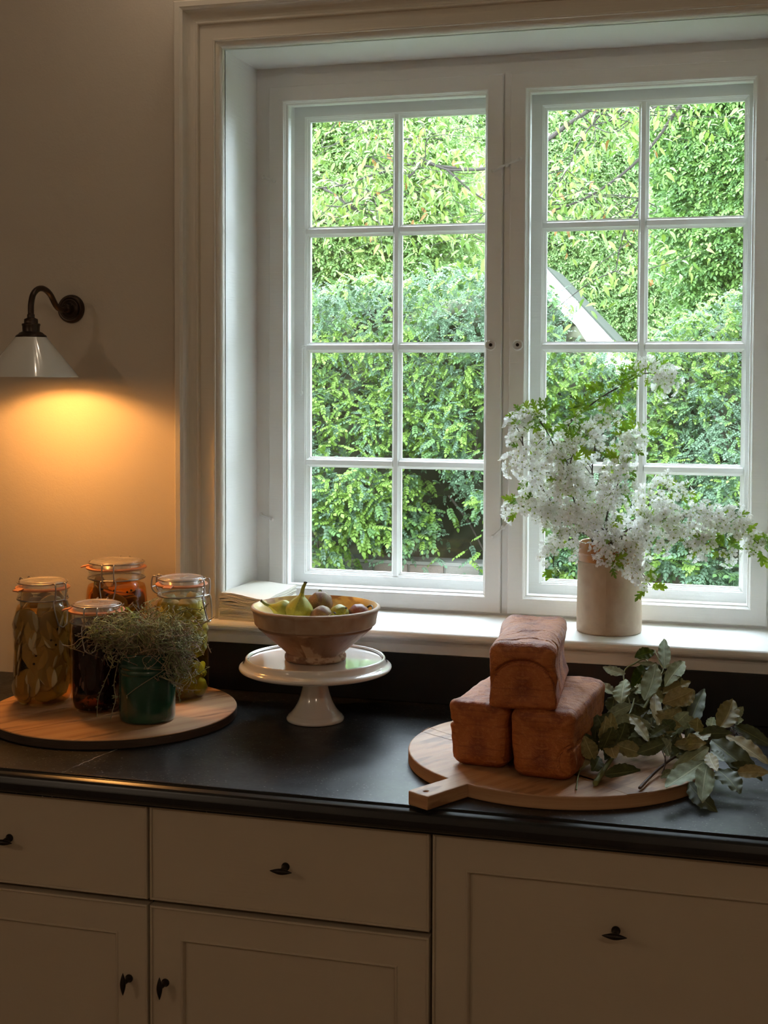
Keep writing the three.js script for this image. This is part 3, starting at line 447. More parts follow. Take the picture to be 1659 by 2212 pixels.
// ---------------------------------------------------------------- jars and what they hold
const BT = TOP + 0.018;
function jar(x, z, label, { r, neck, h, lid, turn }) {   // h: height of the shoulder top (neck ring), from the base
  const j = thing('preserving_jar', label, 'jar', [x, BT, z], turn);
  const s = r / 0.057;
  const body = curveProfile([[0.0001, 0.002], [r * 0.7, 0.001], [r * 0.86, 0.004], [r * 0.96, 0.014], [r, 0.03], [r, h * 0.45], [r, h * 0.72], [r * 0.985, h * 0.8], [(r + neck) / 2 + 0.001, h * 0.91], [neck - 0.001, h * 0.965]], 60).concat([[neck - 0.0015, h - 0.004], [neck + 0.0015, h - 0.002], [neck + 0.003, h + 0.002], [neck + 0.0015, h + 0.006], [neck - 0.001, h + 0.008], [neck + 0.001, h + 0.012], [neck + 0.001, h + 0.018]]);
  obj('glass_body', lathe(body.filter((p) => p[1] < h - 0.0005), 72), M.clearGlass, j); const nk = neck - 0.0015; obj('neck_ring', lathe([[nk, h - 0.004], [neck + 0.0016, h - 0.0022], [neck + 0.0032, h + 0.002], [neck + 0.0016, h + 0.006], [neck - 0.0005, h + 0.008], [neck + 0.0014, h + 0.0115], [neck + 0.0014, h + 0.018], [neck - 0.004, h + 0.018], [neck - 0.0048, h + 0.004], [nk - 0.002, h - 0.004], [nk, h - 0.004]], 72), M.glass, j);
  const g0 = h + 0.018, gask = lathe([[neck - 0.006, g0], [neck + 0.005, g0], [neck + 0.0062, g0 + 0.0012], [neck + 0.0062, g0 + 0.0028], [neck + 0.005, g0 + 0.004], [neck - 0.006, g0 + 0.004]], 64);
  const tab = new RoundedBoxGeometry(0.016, 0.003, 0.018, 1, 0.0014); tab.rotateZ(0.25); tab.translate(-neck - 0.01, g0 + 0.0035, 0);
  obj('rubber_gasket', [gask, tab], M.rubber, j);
  const l0 = g0 + 0.004, L = lid;
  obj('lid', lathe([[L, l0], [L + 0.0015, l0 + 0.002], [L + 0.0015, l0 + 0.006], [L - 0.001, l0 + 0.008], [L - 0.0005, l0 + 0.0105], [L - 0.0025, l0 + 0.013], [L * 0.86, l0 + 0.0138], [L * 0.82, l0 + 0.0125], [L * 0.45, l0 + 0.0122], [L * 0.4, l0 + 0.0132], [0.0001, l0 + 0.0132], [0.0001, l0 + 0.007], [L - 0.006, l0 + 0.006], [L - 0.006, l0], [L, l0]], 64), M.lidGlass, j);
  // wire bail: neck ring, hinge at one side, toggle and loop at the other (along +z and -z)
  const w = 0.00145, ring = []; for (let i = 0; i < 24; i++) { const a = i / 24 * 2 * Math.PI; ring.push([(neck + 0.0022) * Math.cos(a), h - 0.001, (neck + 0.0022) * Math.sin(a)]); }
  const lr = []; for (let i = 0; i < 24; i++) { const a = i / 24 * 2 * Math.PI; lr.push([(L + 0.003) * Math.cos(a), l0 + 0.009, (L + 0.003) * Math.sin(a)]); }
  const F = neck + 0.0078, k = 0.012, wires = [tube(ring, w, 72, 6, true), tube(lr, w, 72, 6, true)];
  for (const q of [-1, 1]) { wires.push(tube([[q * k, l0 + 0.0095, L + 0.002], [q * k, l0 + 0.01, F], [q * k, l0 + 0.004, F + 0.003], [q * k, h, F + 0.0015], [q * k * 0.9, h - 0.006, F - 0.003]], w, 20, 6)); wires.push(tube([[q * k, h - 0.001, F + 0.001], [q * (k + 0.004), h - 0.003, F + 0.002], [q * (k + 0.003), h - 0.022, F + 0.005], [q * k * 0.8, h - 0.046, F + 0.0085]], w, 20, 6)); wires.push(tube([[q * k * 0.8, l0 + 0.0095, -L - 0.002], [q * k * 0.8, l0 + 0.011, -F - 0.006], [q * k * 0.8, h + 0.012, -F - 0.009], [q * k * 0.7, h + 0.001, -F - 0.002], [q * k * 0.6, h - 0.001, -neck - 0.001]], w, 20, 6)); }
  wires.push(tube([[-k, l0 + 0.0098, L + 0.004], [0, l0 + 0.0102, L + 0.005], [k, l0 + 0.0098, L + 0.004]], w, 8, 6), tube([[-k * 0.8, h - 0.046, F + 0.0085], [0, h - 0.051, F + 0.009], [k * 0.8, h - 0.046, F + 0.0085]], w, 8, 6), tube([[-k, h, F + 0.0012], [k, h, F + 0.0012]], w, 4, 6), tube([[-k * 0.8, h + 0.012, -F - 0.009], [k * 0.8, h + 0.012, -F - 0.009]], w, 4, 6));
  obj('wire_bail', wires, M.wire, j);
  return { j, body, r, neck, h };
}
function brine(jr, x, z, label, color, fill) {
  const cut = jr.h * fill, pts = jr.body.filter((p) => p[1] <= cut).map(([a, b]) => [Math.max(a - 0.0026, 0.0001), Math.max(b, 0.0068)]); pts.push([pts[pts.length - 1][0], cut], [0.0001, cut]);
  const m = obj('brine', lathe(pts, 56), phy({ color: lin(...color), roughness: 0.03, transmission: 1, thickness: 0, ior: 1.1 })); m.position.set(x, BT, z); tag(m, label, 'brine', null, 'stuff');
}
function sliceGeo(R, th, sd, kind) {
  const g = new THREE.SphereGeometry(1, 22, 12), p = g.attributes.position;
  for (let i = 0; i < p.count; i++) {
    let x = p.getX(i), y = p.getY(i), z = p.getZ(i); const rad = Math.hypot(x, z), a = Math.atan2(z, x);
    if (kind === 'floret') { const k = 0.8 + 0.5 * fbm3(x * 3 + sd, y * 3, z * 3, 3); x *= k; y *= k; z *= k; y *= y > 0 ? 0.8 : 0.55; p.setXYZ(i, x * R, y * R, z * R); continue; }
    const k = 1 + 0.05 * Math.sin(a * 2 + sd) + 0.03 * Math.sin(a * 7 + sd * 2); const yy = Math.sign(y) * Math.pow(Math.abs(y), 0.35) * th / 2 * (1 - 0.25 * sm(0.75, 0.1, rad));
    p.setXYZ(i, x * R * k, yy + 0.12 * R * (rad * rad) * Math.sin(a * 2 + sd), z * R * k);
  }
  g.deleteAttribute('uv'); g.deleteAttribute('normal'); const m = mergeVertices(g, 1e-6); m.computeVertexNormals(); return m;
}
const veg = (c, r = 0.4) => phy({ color: lin(...c), roughness: r, transmission: 0.12, thickness: 0, ior: 1.33 });
function packJar(jr, x, z, list) {   // list rows: name, label, category, group, count, geometry maker, materials, y range, tilt
  for (const q of list) {
    const geos = [0, 1, 2].map((i) => q.geo(i * 1.7 + 0.3));
    for (let i = 0; i < q.n; i++) {
      const m = new THREE.Mesh(geos[i % 3], q.mats[i % q.mats.length]); m.castShadow = m.receiveShadow = true; m.name = numbered(q.name);
      const y = jr.h * (q.y0 + (q.y1 - q.y0) * ((i + 0.5 * rnd()) / q.n)), rim = (y > jr.h * 0.8 ? jr.neck : jr.r) - 0.0045;
      const face = q.face ?? 0.5, a = q.a ? rr(q.a[0], q.a[1]) : i * 2.399 + rr(-0.3, 0.3), up = rnd() < face;
      const inner = up ? rim - q.t * 1.3 : rim - q.R * 1.05, rad = Math.max(0, inner) * (up ? 1 : Math.sqrt(rnd()));
      m.position.set(x + Math.cos(a) * rad, BT + y, z + Math.sin(a) * rad);
      if (up) { m.quaternion.setFromUnitVectors(V(0, 1, 0), V(Math.cos(a + rr(-0.12, 0.12)), rr(-0.12, 0.12), Math.sin(a + rr(-0.12, 0.12))).normalize()); m.rotateY(rr(0, 6.28)); } else m.rotation.set(rr(-0.45, 0.45), rr(0, 6.28), rr(-0.45, 0.45));
      const at = ['low in the jar', 'halfway up', 'high in the jar'][Math.min(2, Math.floor(3 * i / q.n))]; scene.add(m); tag(m, `${q.label}, ${at}`, q.cat, `${q.group}, ${at}`);
    }
  }
}
const disc = (R, t) => (sd) => sliceGeo(R, t, sd), floret = (R) => (sd) => sliceGeo(R, 0, sd, 'floret');
const bite = (R) => (sd) => sliceGeo(R, R * 0.5, sd);
const pepper = (n, a, label, group, y0, y1) => ({ name: 'peppercorn', label, cat: 'peppercorn', group, n, geo: () => new THREE.IcosahedronGeometry(0.0024, 1), mats: [std({ color: lin(0.02, 0.014, 0.01), roughness: 0.6 })], y0, y1, R: 0.003, t: 0.001, face: 1, a });
const FRONT = [0.35, 1.9];   // the side of a jar that faces the window of the photograph
{
  const A = jar(-0.4716, 0.2881, 'tall clip-top jar at the far left of the board, filled with pale sliced vegetables', { r: 0.0572, neck: 0.0465, h: 0.206, lid: 0.0445, turn: 1.15 });
  brine(A, -0.4716, 0.2881, 'amber pickling brine in the far left jar', [0.86, 0.7, 0.42], 0.93);
  packJar(A, -0.4716, 0.2881, [
    { name: 'pickled_slice', label: 'pale pickled slice packed inside the far left jar', cat: 'pickle', group: 'pale slices in the far left jar', n: 74, geo: disc(0.029, 0.0055), mats: [veg([0.54, 0.42, 0.22]), veg([0.46, 0.36, 0.19]), veg([0.57, 0.46, 0.26])], y0: 0.16, y1: 0.93, R: 0.029, t: 0.0055, face: 0.66 },
    { name: 'pickled_corn', label: 'yellowish ribbed chunk at the bottom of the far left jar', cat: 'pickle', group: 'ribbed chunks in the far left jar', n: 7, geo: bite(0.024), mats: [veg([0.62, 0.46, 0.13])], y0: 0.1, y1: 0.2, R: 0.024, t: 0.012, face: 0.35 },
    pepper(7, FRONT, 'black peppercorn against the glass of the far left jar', 'peppercorns in the far left jar', 0.4, 0.92)]);
  const B = jar(-0.342, 0.3136, 'shorter clip-top jar of very dark preserve, clasp facing the viewer, half behind the green pot', { r: 0.0485, neck: 0.0475, h: 0.172, lid: 0.043, turn: 0.28 });
  brine(B, -0.342, 0.3136, 'dark brown liquid in the shorter dark jar', [0.34, 0.17, 0.08], 0.95);
  packJar(B, -0.342, 0.3136, [
    { name: 'pickled_slice', label: 'dark brown preserved slice inside the shorter dark jar', cat: 'pickle', group: 'dark slices in the shorter jar', n: 44, geo: disc(0.025, 0.006), mats: [veg([0.11, 0.045, 0.035]), veg([0.15, 0.06, 0.04])], y0: 0.14, y1: 0.9, R: 0.024, t: 0.006, face: 0.7 },
    pepper(26, FRONT, 'brown spice seed at the bottom of the dark jar', 'spice seeds in the dark jar', 0.05, 0.2)]);
  const C = jar(-0.3966, 0.122, 'largest clip-top jar at the back, holding orange slices, clasp facing the viewer', { r: 0.0655, neck: 0.0555, h: 0.226, lid: 0.0535, turn: 0.2 });
  brine(C, -0.3966, 0.122, 'orange syrup in the largest jar at the back', [0.9, 0.62, 0.2], 0.93);
  packJar(C, -0.3966, 0.122, [
    { name: 'citrus_slice', label: 'orange yellow slice inside the largest jar at the back', cat: 'pickle', group: 'orange slices in the back jar', n: 40, geo: disc(0.03, 0.006), mats: [veg([0.62, 0.34, 0.05]), veg([0.55, 0.26, 0.04]), veg([0.45, 0.3, 0.1])], y0: 0.12, y1: 0.9, R: 0.03, t: 0.006, face: 0.6 },
    pepper(8, FRONT, 'dark peppercorn floating at the top of the back jar', 'peppercorns in the back jar', 0.86, 0.93)]);
  const D = jar(-0.2296, 0.1706, 'clip-top jar of pale green florets at the right of the board, clasp to its right', { r: 0.054, neck: 0.0455, h: 0.206, lid: 0.0435, turn: 1.5 });
  brine(D, -0.2296, 0.1706, 'greenish yellow brine in the right hand jar', [0.86, 0.78, 0.36], 0.93);
  packJar(D, -0.2296, 0.1706, [
    { name: 'pickled_floret', label: 'pale green floret pressed against the glass of the right hand jar', cat: 'pickle', group: 'florets in the right hand jar', n: 32, geo: floret(0.0225), mats: [veg([0.5, 0.47, 0.26]), veg([0.56, 0.52, 0.3])], y0: 0.5, y1: 0.9, R: 0.021, t: 0.013, face: 0.7 },
    { name: 'pickled_strip', label: 'bright yellow pickled strip in the right hand jar', cat: 'pickle', group: 'yellow strips in the right hand jar', n: 12, geo: (sd) => { const g = sliceGeo(0.02, 0.008, sd); g.scale(1, 1, 0.42); return g; }, mats: [veg([0.58, 0.46, 0.05]), veg([0.5, 0.42, 0.08])], y0: 0.26, y1: 0.55, R: 0.02, t: 0.007, face: 0.8 },
    { name: 'pickled_floret', label: 'greenish floret near the bottom of the right hand jar', cat: 'pickle', group: 'low florets in the right hand jar', n: 10, geo: floret(0.019), mats: [veg([0.46, 0.4, 0.1]), veg([0.4, 0.36, 0.1])], y0: 0.11, y1: 0.3, R: 0.019, t: 0.012, face: 0.7 }]);
}

// ---------------------------------------------------------------- green pot with thyme
const PXZ = [-0.2192, 0.3506], PR = 0.0524;
{
  const p = thing('utensil_crock', 'dark green glazed stoneware pot with two ridges, holding a bunch of thyme', 'pot', [PXZ[0], BT, PXZ[1]]);
  const glaze = phy({ color: lin(0.01, 0.055, 0.032), roughness: 0.16, clearcoat: 0.7, clearcoatRoughness: 0.08 });
  obj('body', lathe([[0.0001, 0.0], [0.046, 0], [0.0495, 0.0015], [0.0512, 0.005], [0.0522, 0.012], [0.0524, 0.03], [0.0524, 0.087], [0.0516, 0.0885], [0.0526, 0.0905], [0.0532, 0.094], [0.0524, 0.0975], [0.0516, 0.099], [0.0524, 0.1005], [0.0532, 0.104], [0.0526, 0.107], [0.0518, 0.1085], [0.0524, 0.11], [0.0526, 0.126], [0.0522, 0.1285], [0.0508, 0.1298], [0.0492, 0.1288], [0.0485, 0.126], [0.048, 0.012], [0.0001, 0.008]], 72), glaze, p);
}
{
  const t = thing('thyme_bunch', 'bushy tangle of drying thyme spilling over the rim of the green pot', 'herbs', [0, 0, 0]);
  const dry = [], green = [], lfD = [], lfG = [], fresh = [];
  const lf = leafletGeo(0.0056, 0.0026, 0.3, 0.2, 2);
  for (let i = 0; i < 430; i++) {
    const a = rr(0, 6.28), pts = [], lowR = rnd() < 0.16; let p = V(PXZ[0] + 0.034 * Math.cos(a) * Math.sqrt(rnd()), BT + 0.115, PXZ[1] + 0.034 * Math.sin(a) * Math.sqrt(rnd()));
    const side = rr(-1, 1), goal = lowR ? V(rr(-0.165, -0.128), rr(1.0, 1.06), rr(0.35, 0.385)) : V(-0.226 + side * 0.094, 1.066 + 0.056 * Math.sqrt(1 - side * side * 0.75) * rr(-0.35, 1), 0.352 + rr(-0.062, 0.064));
    const mid = V((p.x + goal.x) / 2 + rr(-0.02, 0.02), Math.max(BT + 0.136, (p.y + goal.y) / 2 + rr(0.0, 0.035)), (p.z + goal.z) / 2 + rr(-0.02, 0.02));
    const e2 = goal.clone().add(V(rr(-0.022, 0.022), rr(-0.02, 0.016), rr(-0.02, 0.02))); pts.push(p, mid, goal, e2, e2.clone().add(V(rr(-0.02, 0.02), rr(-0.02, 0.014), rr(-0.018, 0.018))), e2.clone().add(V(rr(-0.02, 0.02), rr(-0.022, 0.006), rr(-0.018, 0.018))));
    const g = rnd(), isG = g < 0.4 + 0.35 * sm(1.06, 1.12, goal.y); (isG ? green : dry).push(tube(pts, rr(0.00045, 0.0009), 22, 3));
    const c = new THREE.CatmullRomCurve3(pts); for (let k = 0; k < 22; k++) { const q = c.getPointAt(rr(0.35, 1)), m = lf.clone(); m.applyMatrix4(M4(q, V(rr(-1, 1), rr(-0.6, 1), rr(-1, 1)), V(rr(-0.5, 0.5), 1, rr(-0.5, 0.5)), rr(0.6, 1.2))); (isG ? lfG : lfD).push(m); }
  }
  for (let i = 0; i < 26; i++) { const k = i < 14 ? [-0.298, 1.082, 0.385] : [-0.245, 1.118, 0.36], q = V(k[0] + rr(-0.02, 0.02), k[1] + rr(-0.012, 0.012), k[2] + rr(-0.012, 0.012)); const m = leafletGeo(0.014, 0.005, 0.3, 0.2, 3); m.applyMatrix4(M4(q, V(rr(-1, 1), rr(-0.5, 1), rr(0, 1)), V(0, 1, 0.6), rr(0.7, 1.2))); fresh.push(m); }
  const put = (n, l, m) => { obj(n, l, m, t).userData.kind = 'stuff'; };
  put('dry_stem', dry, std({ color: lin(0.34, 0.26, 0.17), roughness: 0.9 })); put('green_stem', green, std({ color: lin(0.36, 0.37, 0.17), roughness: 0.8 }));
  put('dry_leaf', lfD, leafM(0.27, 0.23, 0.15, 0.25)); put('green_leaf', lfG, leafM(0.29, 0.34, 0.15, 0.3)); obj('fresh_leaf', fresh, leafM(0.4, 0.5, 0.08, 0.4), t).userData.kind = 'stuff';
  const fine = (p) => new THREE.CatmullRomCurve3(p.map((q) => V(...q))).getPoints(26).map((q) => q.toArray());
  const hug = (pts) => fine(pts).map(([x, y, z]) => { const d = x - PXZ[0]; return Math.abs(d) < PR + 0.002 && z > 0.4 ? [x, y, PXZ[1] + Math.sqrt(Math.max(0.00004, (PR + 0.0024) ** 2 - d * d))] : [x, y, z]; });
  const stemM = std({ color: lin(0.26, 0.23, 0.14), roughness: 0.8 }), leafS = leafM(0.2, 0.2, 0.09, 0.2);
  const sprig = (label, lists, leaves) => { const s = thing('thyme_sprig', label, 'herbs', [0, 0, 0]); obj('stem', lists.map((p) => tube(hug(p), 0.0008, 30, 5)), stemM, s); const l = []; for (let i = 0; i < leaves; i++) { const c = new THREE.CatmullRomCurve3(hug(lists[i % lists.length]).map((q) => V(...q))), q = c.getPointAt(rr(0.3, 1)), m = lf.clone(); m.applyMatrix4(M4(q, V(rr(-1, 1), rr(-1, 0.6), rr(0, 1)), V(0, 0.4, 1), rr(0.8, 1.5))); l.push(m); } if (l.length) obj('leaf', l, leafS, s).userData.kind = 'stuff'; };
  sprig('long forked thyme stem hanging in a loop down the front of the green pot', [[[-0.19, 1.05, 0.41], [-0.203, 1.042, 0.41], [-0.196, 1.026, 0.41], [-0.173, 1.019, 0.41]], [[-0.15, 1.052, 0.41], [-0.155, 1.041, 0.41], [-0.173, 1.018, 0.41], [-0.208, 0.993, 0.41], [-0.236, 0.972, 0.41]], [[-0.173, 1.019, 0.41], [-0.152, 1.008, 0.407], [-0.128, 0.996, 0.39]]], 5);
  sprig('thin thyme sprig trailing down in front of the dark jar to the board', [[[-0.262, 1.046, 0.385], [-0.29, 0.99, 0.382], [-0.306, 0.955, 0.378], [-0.309, 0.921, 0.378]]], 12);
  sprig('wavy thyme sprig trailing down the left side of the green pot', [[[-0.262, 1.046, 0.375], [-0.2765, 0.982, 0.372], [-0.2735, 0.956, 0.372], [-0.2765, 0.936, 0.378], [-0.28, 0.92, 0.38]]], 12);
  sprig('thyme sprig hanging beside the right of the green pot before the floret jar', [[[-0.158, 1.06, 0.36], [-0.148, 1.034, 0.362], [-0.152, 0.99, 0.362], [-0.149, 0.955, 0.36]]], 22);
  sprig('thyme sprig reaching up to the right across the floret jar', [[[-0.19, 1.08, 0.36], [-0.155, 1.118, 0.362], [-0.13, 1.13, 0.36], [-0.106, 1.131, 0.36], [-0.092, 1.142, 0.36]]], 14);
}
// ---------------------------------------------------------------- cake stand, bowl and figs
const CS = [0.0625, 0.2046];
{
  const c = thing('cake_stand', 'glossy cream pedestal cake stand carrying the bowl of figs', 'cake stand', [CS[0], TOP, CS[1]]);
  obj('foot', lathe([[0.0001, 0.004], [0.046, 0.002], [0.049, 0], [0.0535, 0], [0.0553, 0.0015], [0.0556, 0.0045], [0.0545, 0.0075], [0.0525, 0.009], [0.0515, 0.0115], [0.0485, 0.0135]].concat(curveProfile([[0.0485, 0.0135], [0.041, 0.0225], [0.0335, 0.036], [0.0278, 0.052], [0.0235, 0.07], [0.0218, 0.086], [0.0222, 0.096]], 24)), 80), M.porcelain, c);
  obj('plate', lathe([[0.0001, 0.09], [0.022, 0.0905]].concat(curveProfile([[0.022, 0.0905], [0.07, 0.0925], [0.12, 0.0945], [0.138, 0.0965], [0.1448, 0.0995], [0.1465, 0.1032], [0.1448, 0.1066], [0.1405, 0.109], [0.1385, 0.1105]], 40), curveProfile([[0.1385, 0.1105], [0.137, 0.1125], [0.135, 0.117], [0.1338, 0.121], [0.1318, 0.1228], [0.1295, 0.1218], [0.127, 0.1192], [0.12, 0.1175], [0.0001, 0.117]], 40)), 128), M.porcelain, c);
}
const BY = TOP + 0.117;
{
  const b = thing('bowl', 'earthenware bowl with a yellow glazed inside standing on the cake stand', 'bowl', [CS[0], BY, CS[1]]);
  const clay = tex(1024, 256, (u, v) => { const n = fbm2(u * 26, v * 9, 5), w = sm(0.5, 0.62, fbm2(u * 15 + 9, v * 7 + 2, 5)) * sm(0.3, 0.5, n3(u * 6, v * 3, 4)), d = sm(0.56, 0.75, fbm2(u * 34 + 3, v * 10, 4)); let c = mix([160, 120, 95], [132, 96, 72], n); c = mix(c, [206, 180, 150], 0.8 * w); c = mix(c, [104, 66, 42], 0.45 * d); if (v > 0.56) c = mix(c, [182, 160, 136], 0.95 * sm(0.56, 0.62, v) * (0.4 + 0.8 * fbm2(u * 40, v * 14 + 4, 4))); return c; });
  const outer = [[0.0001, 0], [0.054, 0], [0.0578, 0.0015], [0.059, 0.005], [0.0588, 0.0095], [0.0568, 0.0125], [0.0562, 0.0145], [0.0585, 0.018], [0.068, 0.0265], [0.083, 0.0395], [0.096, 0.051], [0.1058, 0.0602], [0.1092, 0.0622], [0.1098, 0.0645], [0.1092, 0.066], [0.1105, 0.0675], [0.1145, 0.0692], [0.1162, 0.0712], [0.117, 0.078], [0.1195, 0.092], [0.1206, 0.096], [0.1228, 0.0978], [0.1238, 0.1], [0.1232, 0.1024], [0.1208, 0.104], [0.118, 0.1042]];
  obj('body', lathe(outer, 112), std({ map: clay, roughness: 0.62 }), b);
  const ygl = tex(512, 256, (u, v) => { const n = fbm2(u * 14, v * 6, 4); let c = mix([240, 214, 146], [226, 192, 118], n); c = mix(c, [150, 88, 50], 0.7 * sm(0.6, 0.72, fbm2(u * 22 + 4, v * 5 + 8, 4)) * sm(0.72, 0.98, v)); return c; });
  obj('glazed_inside', lathe(curveProfile([[0.0001, 0.012], [0.03, 0.0135], [0.055, 0.0225], [0.076, 0.0425], [0.094, 0.061], [0.108, 0.08], [0.1135, 0.096], [0.118, 0.1042]], 40), 112), phy({ map: ygl, roughness: 0.4, clearcoat: 0.25, clearcoatRoughness: 0.25 }), b);
  const on = (a, y) => { const r = 0.108 + (y - 0.08) / 0.016 * 0.0055 - 0.0012; return [r * Math.cos(a), y, r * Math.sin(a)]; };
  obj('brush_mark', [tube([on(-0.76, 0.09), on(-0.68, 0.095), on(-0.58, 0.097), on(-0.48, 0.094), on(-0.4, 0.086), on(-0.34, 0.091), on(-0.28, 0.0935)], (t) => 0.0021 - 0.0011 * t, 40, 5), ball(0.003, on(-0.76, 0.09), 1, 0.6, 1, 8)], std({ color: lin(0.05, 0.045, 0.02), roughness: 0.5 }), b);
}
{
  const figTex = (c1, c2, c3) => tex(256, 256, (u, v) => { let c = mix(c1, c2, sm(0.38, 0.62, fbm2(u * 4, v * 3, 3))); c = mix(c, c3, 0.5 * sm(0.45, 0.7, fbm2(u * 16 + 5, v * 3, 3))); return mix(c, [214, 208, 170], 0.35 * (n2(u * 90, v * 60) > 0.86 ? 1 : 0)); });
  const green = std({ map: figTex([176, 176, 66], [150, 152, 58], [122, 130, 50]), roughness: 0.5 }), brown = std({ map: figTex([140, 108, 74], [120, 84, 72], [150, 138, 84]), roughness: 0.55 }), purple = std({ map: figTex([134, 74, 66], [112, 58, 60], [148, 110, 84]), roughness: 0.5 });
  const stemM = std({ color: lin(0.25, 0.27, 0.07), roughness: 0.7 }), tipM = std({ color: lin(0.06, 0.05, 0.035), roughness: 0.9 });
  const fig = (label, p, s, up, mat, long = 1) => {   // p: centre of the belly, up: direction of the stem
    const f = thing('fig', label, 'fig', p); f.quaternion.setFromUnitVectors(V(0, 1, 0), V(...up).normalize());
    const g = lathe(curveProfile([[0.0001, -1], [0.3, -0.97], [0.72, -0.72], [0.99, -0.1], [0.93, 0.3], [0.55, 0.76], [0.26, 1.02 * long], [0.17, 1.2 * long], [0.15, 1.32 * long]], 36).map(([r, y]) => [r * s, y * s]), 40), q = g.attributes.position;
    for (let i = 0; i < q.count; i++) { const x = q.getX(i), y = q.getY(i), z = q.getZ(i), a = Math.atan2(z, x), k = 1 + 0.025 * Math.sin(a * 9) * sm(1.3 * s, 0, Math.abs(y)) + 0.05 * (n3(x * 40 + p[0] * 99, y * 40, z * 40) - 0.5); q.setXYZ(i, x * k, y, z * k); }
    g.computeVertexNormals(); obj('body', g, mat, f);
    const L = 1.32 * long * s; obj('stem', [tube([[0, L - 0.002, 0], [0.001, L + 0.35 * s, 0.001], [0.004, L + 0.75 * s, 0.001]], (t) => 0.16 * s * (1 - 0.3 * t), 8, 10)], stemM, f); obj('stem_tip', ball(0.15 * s, [0.004, L + 0.76 * s, 0.001], 1, 0.5, 1, 10), tipM, f);
  };
  const C = (dx, y, dz) => [CS[0] + dx, BY + y, CS[1] + dz];
  fig('small greenish fig lying at the left edge of the bowl, stem to the left', C(-0.058, 0.094, 0.02), 0.0205, [-1, 0.3, 0.05], green, 1.15);
  fig('bright green fig standing upright with its stem in the air', C(-0.022, 0.098, 0.03), 0.0262, [0.14, 1, -0.05], green, 1);
  fig('tallest brown fig leaning behind the upright green fig', C(0.004, 0.1045, -0.018), 0.024, [-0.35, 0.3, -0.8], brown, 0.85);
  fig('brown fig lying in front, right of the upright green fig', C(0.024, 0.087, 0.034), 0.0225, [0.9, 0.1, 0.5], brown, 0.9);
  fig('yellow and purple fig lying in the middle right of the bowl', C(0.052, 0.089, 0.012), 0.0205, [0.5, -0.1, -0.8], green, 0.9);
  fig('reddish purple fig at the right edge of the bowl', C(0.086, 0.0885, -0.002), 0.0215, [-0.35, -0.3, -0.8], purple, 0.9);
  fig('green fig low at the right with only its stem standing up', C(0.068, 0.071, 0.034), 0.0195, [0.02, 1, 0.1], green, 0.9);
  fig('green fig at the front rim with a short dark stem leaning right', C(0.034, 0.073, 0.062), 0.0205, [0.55, 0.8, 0.1], green, 0.9);
  fig('brown fig deep in the bowl under the upright green fig', C(-0.035, 0.052, -0.02), 0.025, [-0.4, 0.2, -0.8], brown, 0.9);
  fig('green fig deep at the bottom of the bowl', C(0.02, 0.045, 0.01), 0.025, [0.6, 0.1, 0.6], green, 0.9);
}

// ---------------------------------------------------------------- paper napkins on the sill
{
  const pap = std({ color: lin(0.8, 0.75, 0.66), roughness: 0.9, bumpMap: plasterBump, bumpScale: 0.0002 });
  const N = 9, w = 0.101, d = 0.172, hgt = 0.0063;
  const sheets = (k) => {   // one napkin: folded edge at the front, open leaves behind
    const list = [];
    for (let s = 0; s < 3; s++) {
      const g = new RoundedBoxGeometry(w, hgt / 3 - 0.0003, d, 3, 0.0008), p = g.attributes.position; const gg = new THREE.BoxGeometry(w, hgt / 3 - 0.00055, d, 30, 1, 30), q = gg.attributes.position;
      for (let i = 0; i < q.count; i++) {
        const x = q.getX(i), y = q.getY(i), z = q.getZ(i), fx = x / w + 0.5, fz = z / d + 0.5, high = (k + s / 3) / N;
        const wave = 0.0021 * (fbm2(fx * 3.2 + k * 0.35, fz * 2.2 + s * 0.2, 3) - 0.5) * sm(0, 0.4, high) + (k > 5 ? 0.0028 * Math.sin(fx * 7.5 + k) * sm(0.7, 1, fz) * (1 - high) * 2 : 0);
        q.setXYZ(i, x + 0.0035 * (n2(k * 3 + s, fz * 3) - 0.5), y + s * hgt / 3 + wave - 0.011 * high * sm(0.15, 1, fx) * (0.45 + 0.55 * fz), z + 0.004 * (n2(fx * 3, k * 2.3 + s * 0.7) - 0.5));
      }
      gg.computeVertexNormals(); list.push(gg);
    }
    const f = new THREE.CylinderGeometry(hgt / 2 - 0.0002, hgt / 2 - 0.0002, d * 0.995, 10, 1, false, Math.PI, Math.PI); f.rotateX(Math.PI / 2); f.translate(-w / 2 + 0.0002, hgt / 3 - 0.0002, 0); list.push(f);
    return list;
  };
  for (let k = 0; k < N; k++) {
    const m = obj('paper_napkin', sheets(k), pap); m.position.set(-0.1515 + (k === N - 1 ? 0.001 : rr(-0.0016, 0.0016)), SILL + 0.0011 + k * hgt, -0.052 + rr(-0.002, 0.002) - 0.0025 * k / N * 2); m.rotation.y = -0.05 + rr(-0.012, 0.012);
    tag(m, k === N - 1 ? 'topmost folded cream paper napkin of the stack on the window sill' : k === 0 ? 'lowest folded cream paper napkin of the stack, lying on the window sill' : `${['', 'second', 'third', 'fourth', 'fifth', 'sixth', 'seventh', 'eighth'][k]} folded cream paper napkin from the bottom of the stack on the sill`, 'napkin', 'stack of paper napkins on the sill');
  }
}

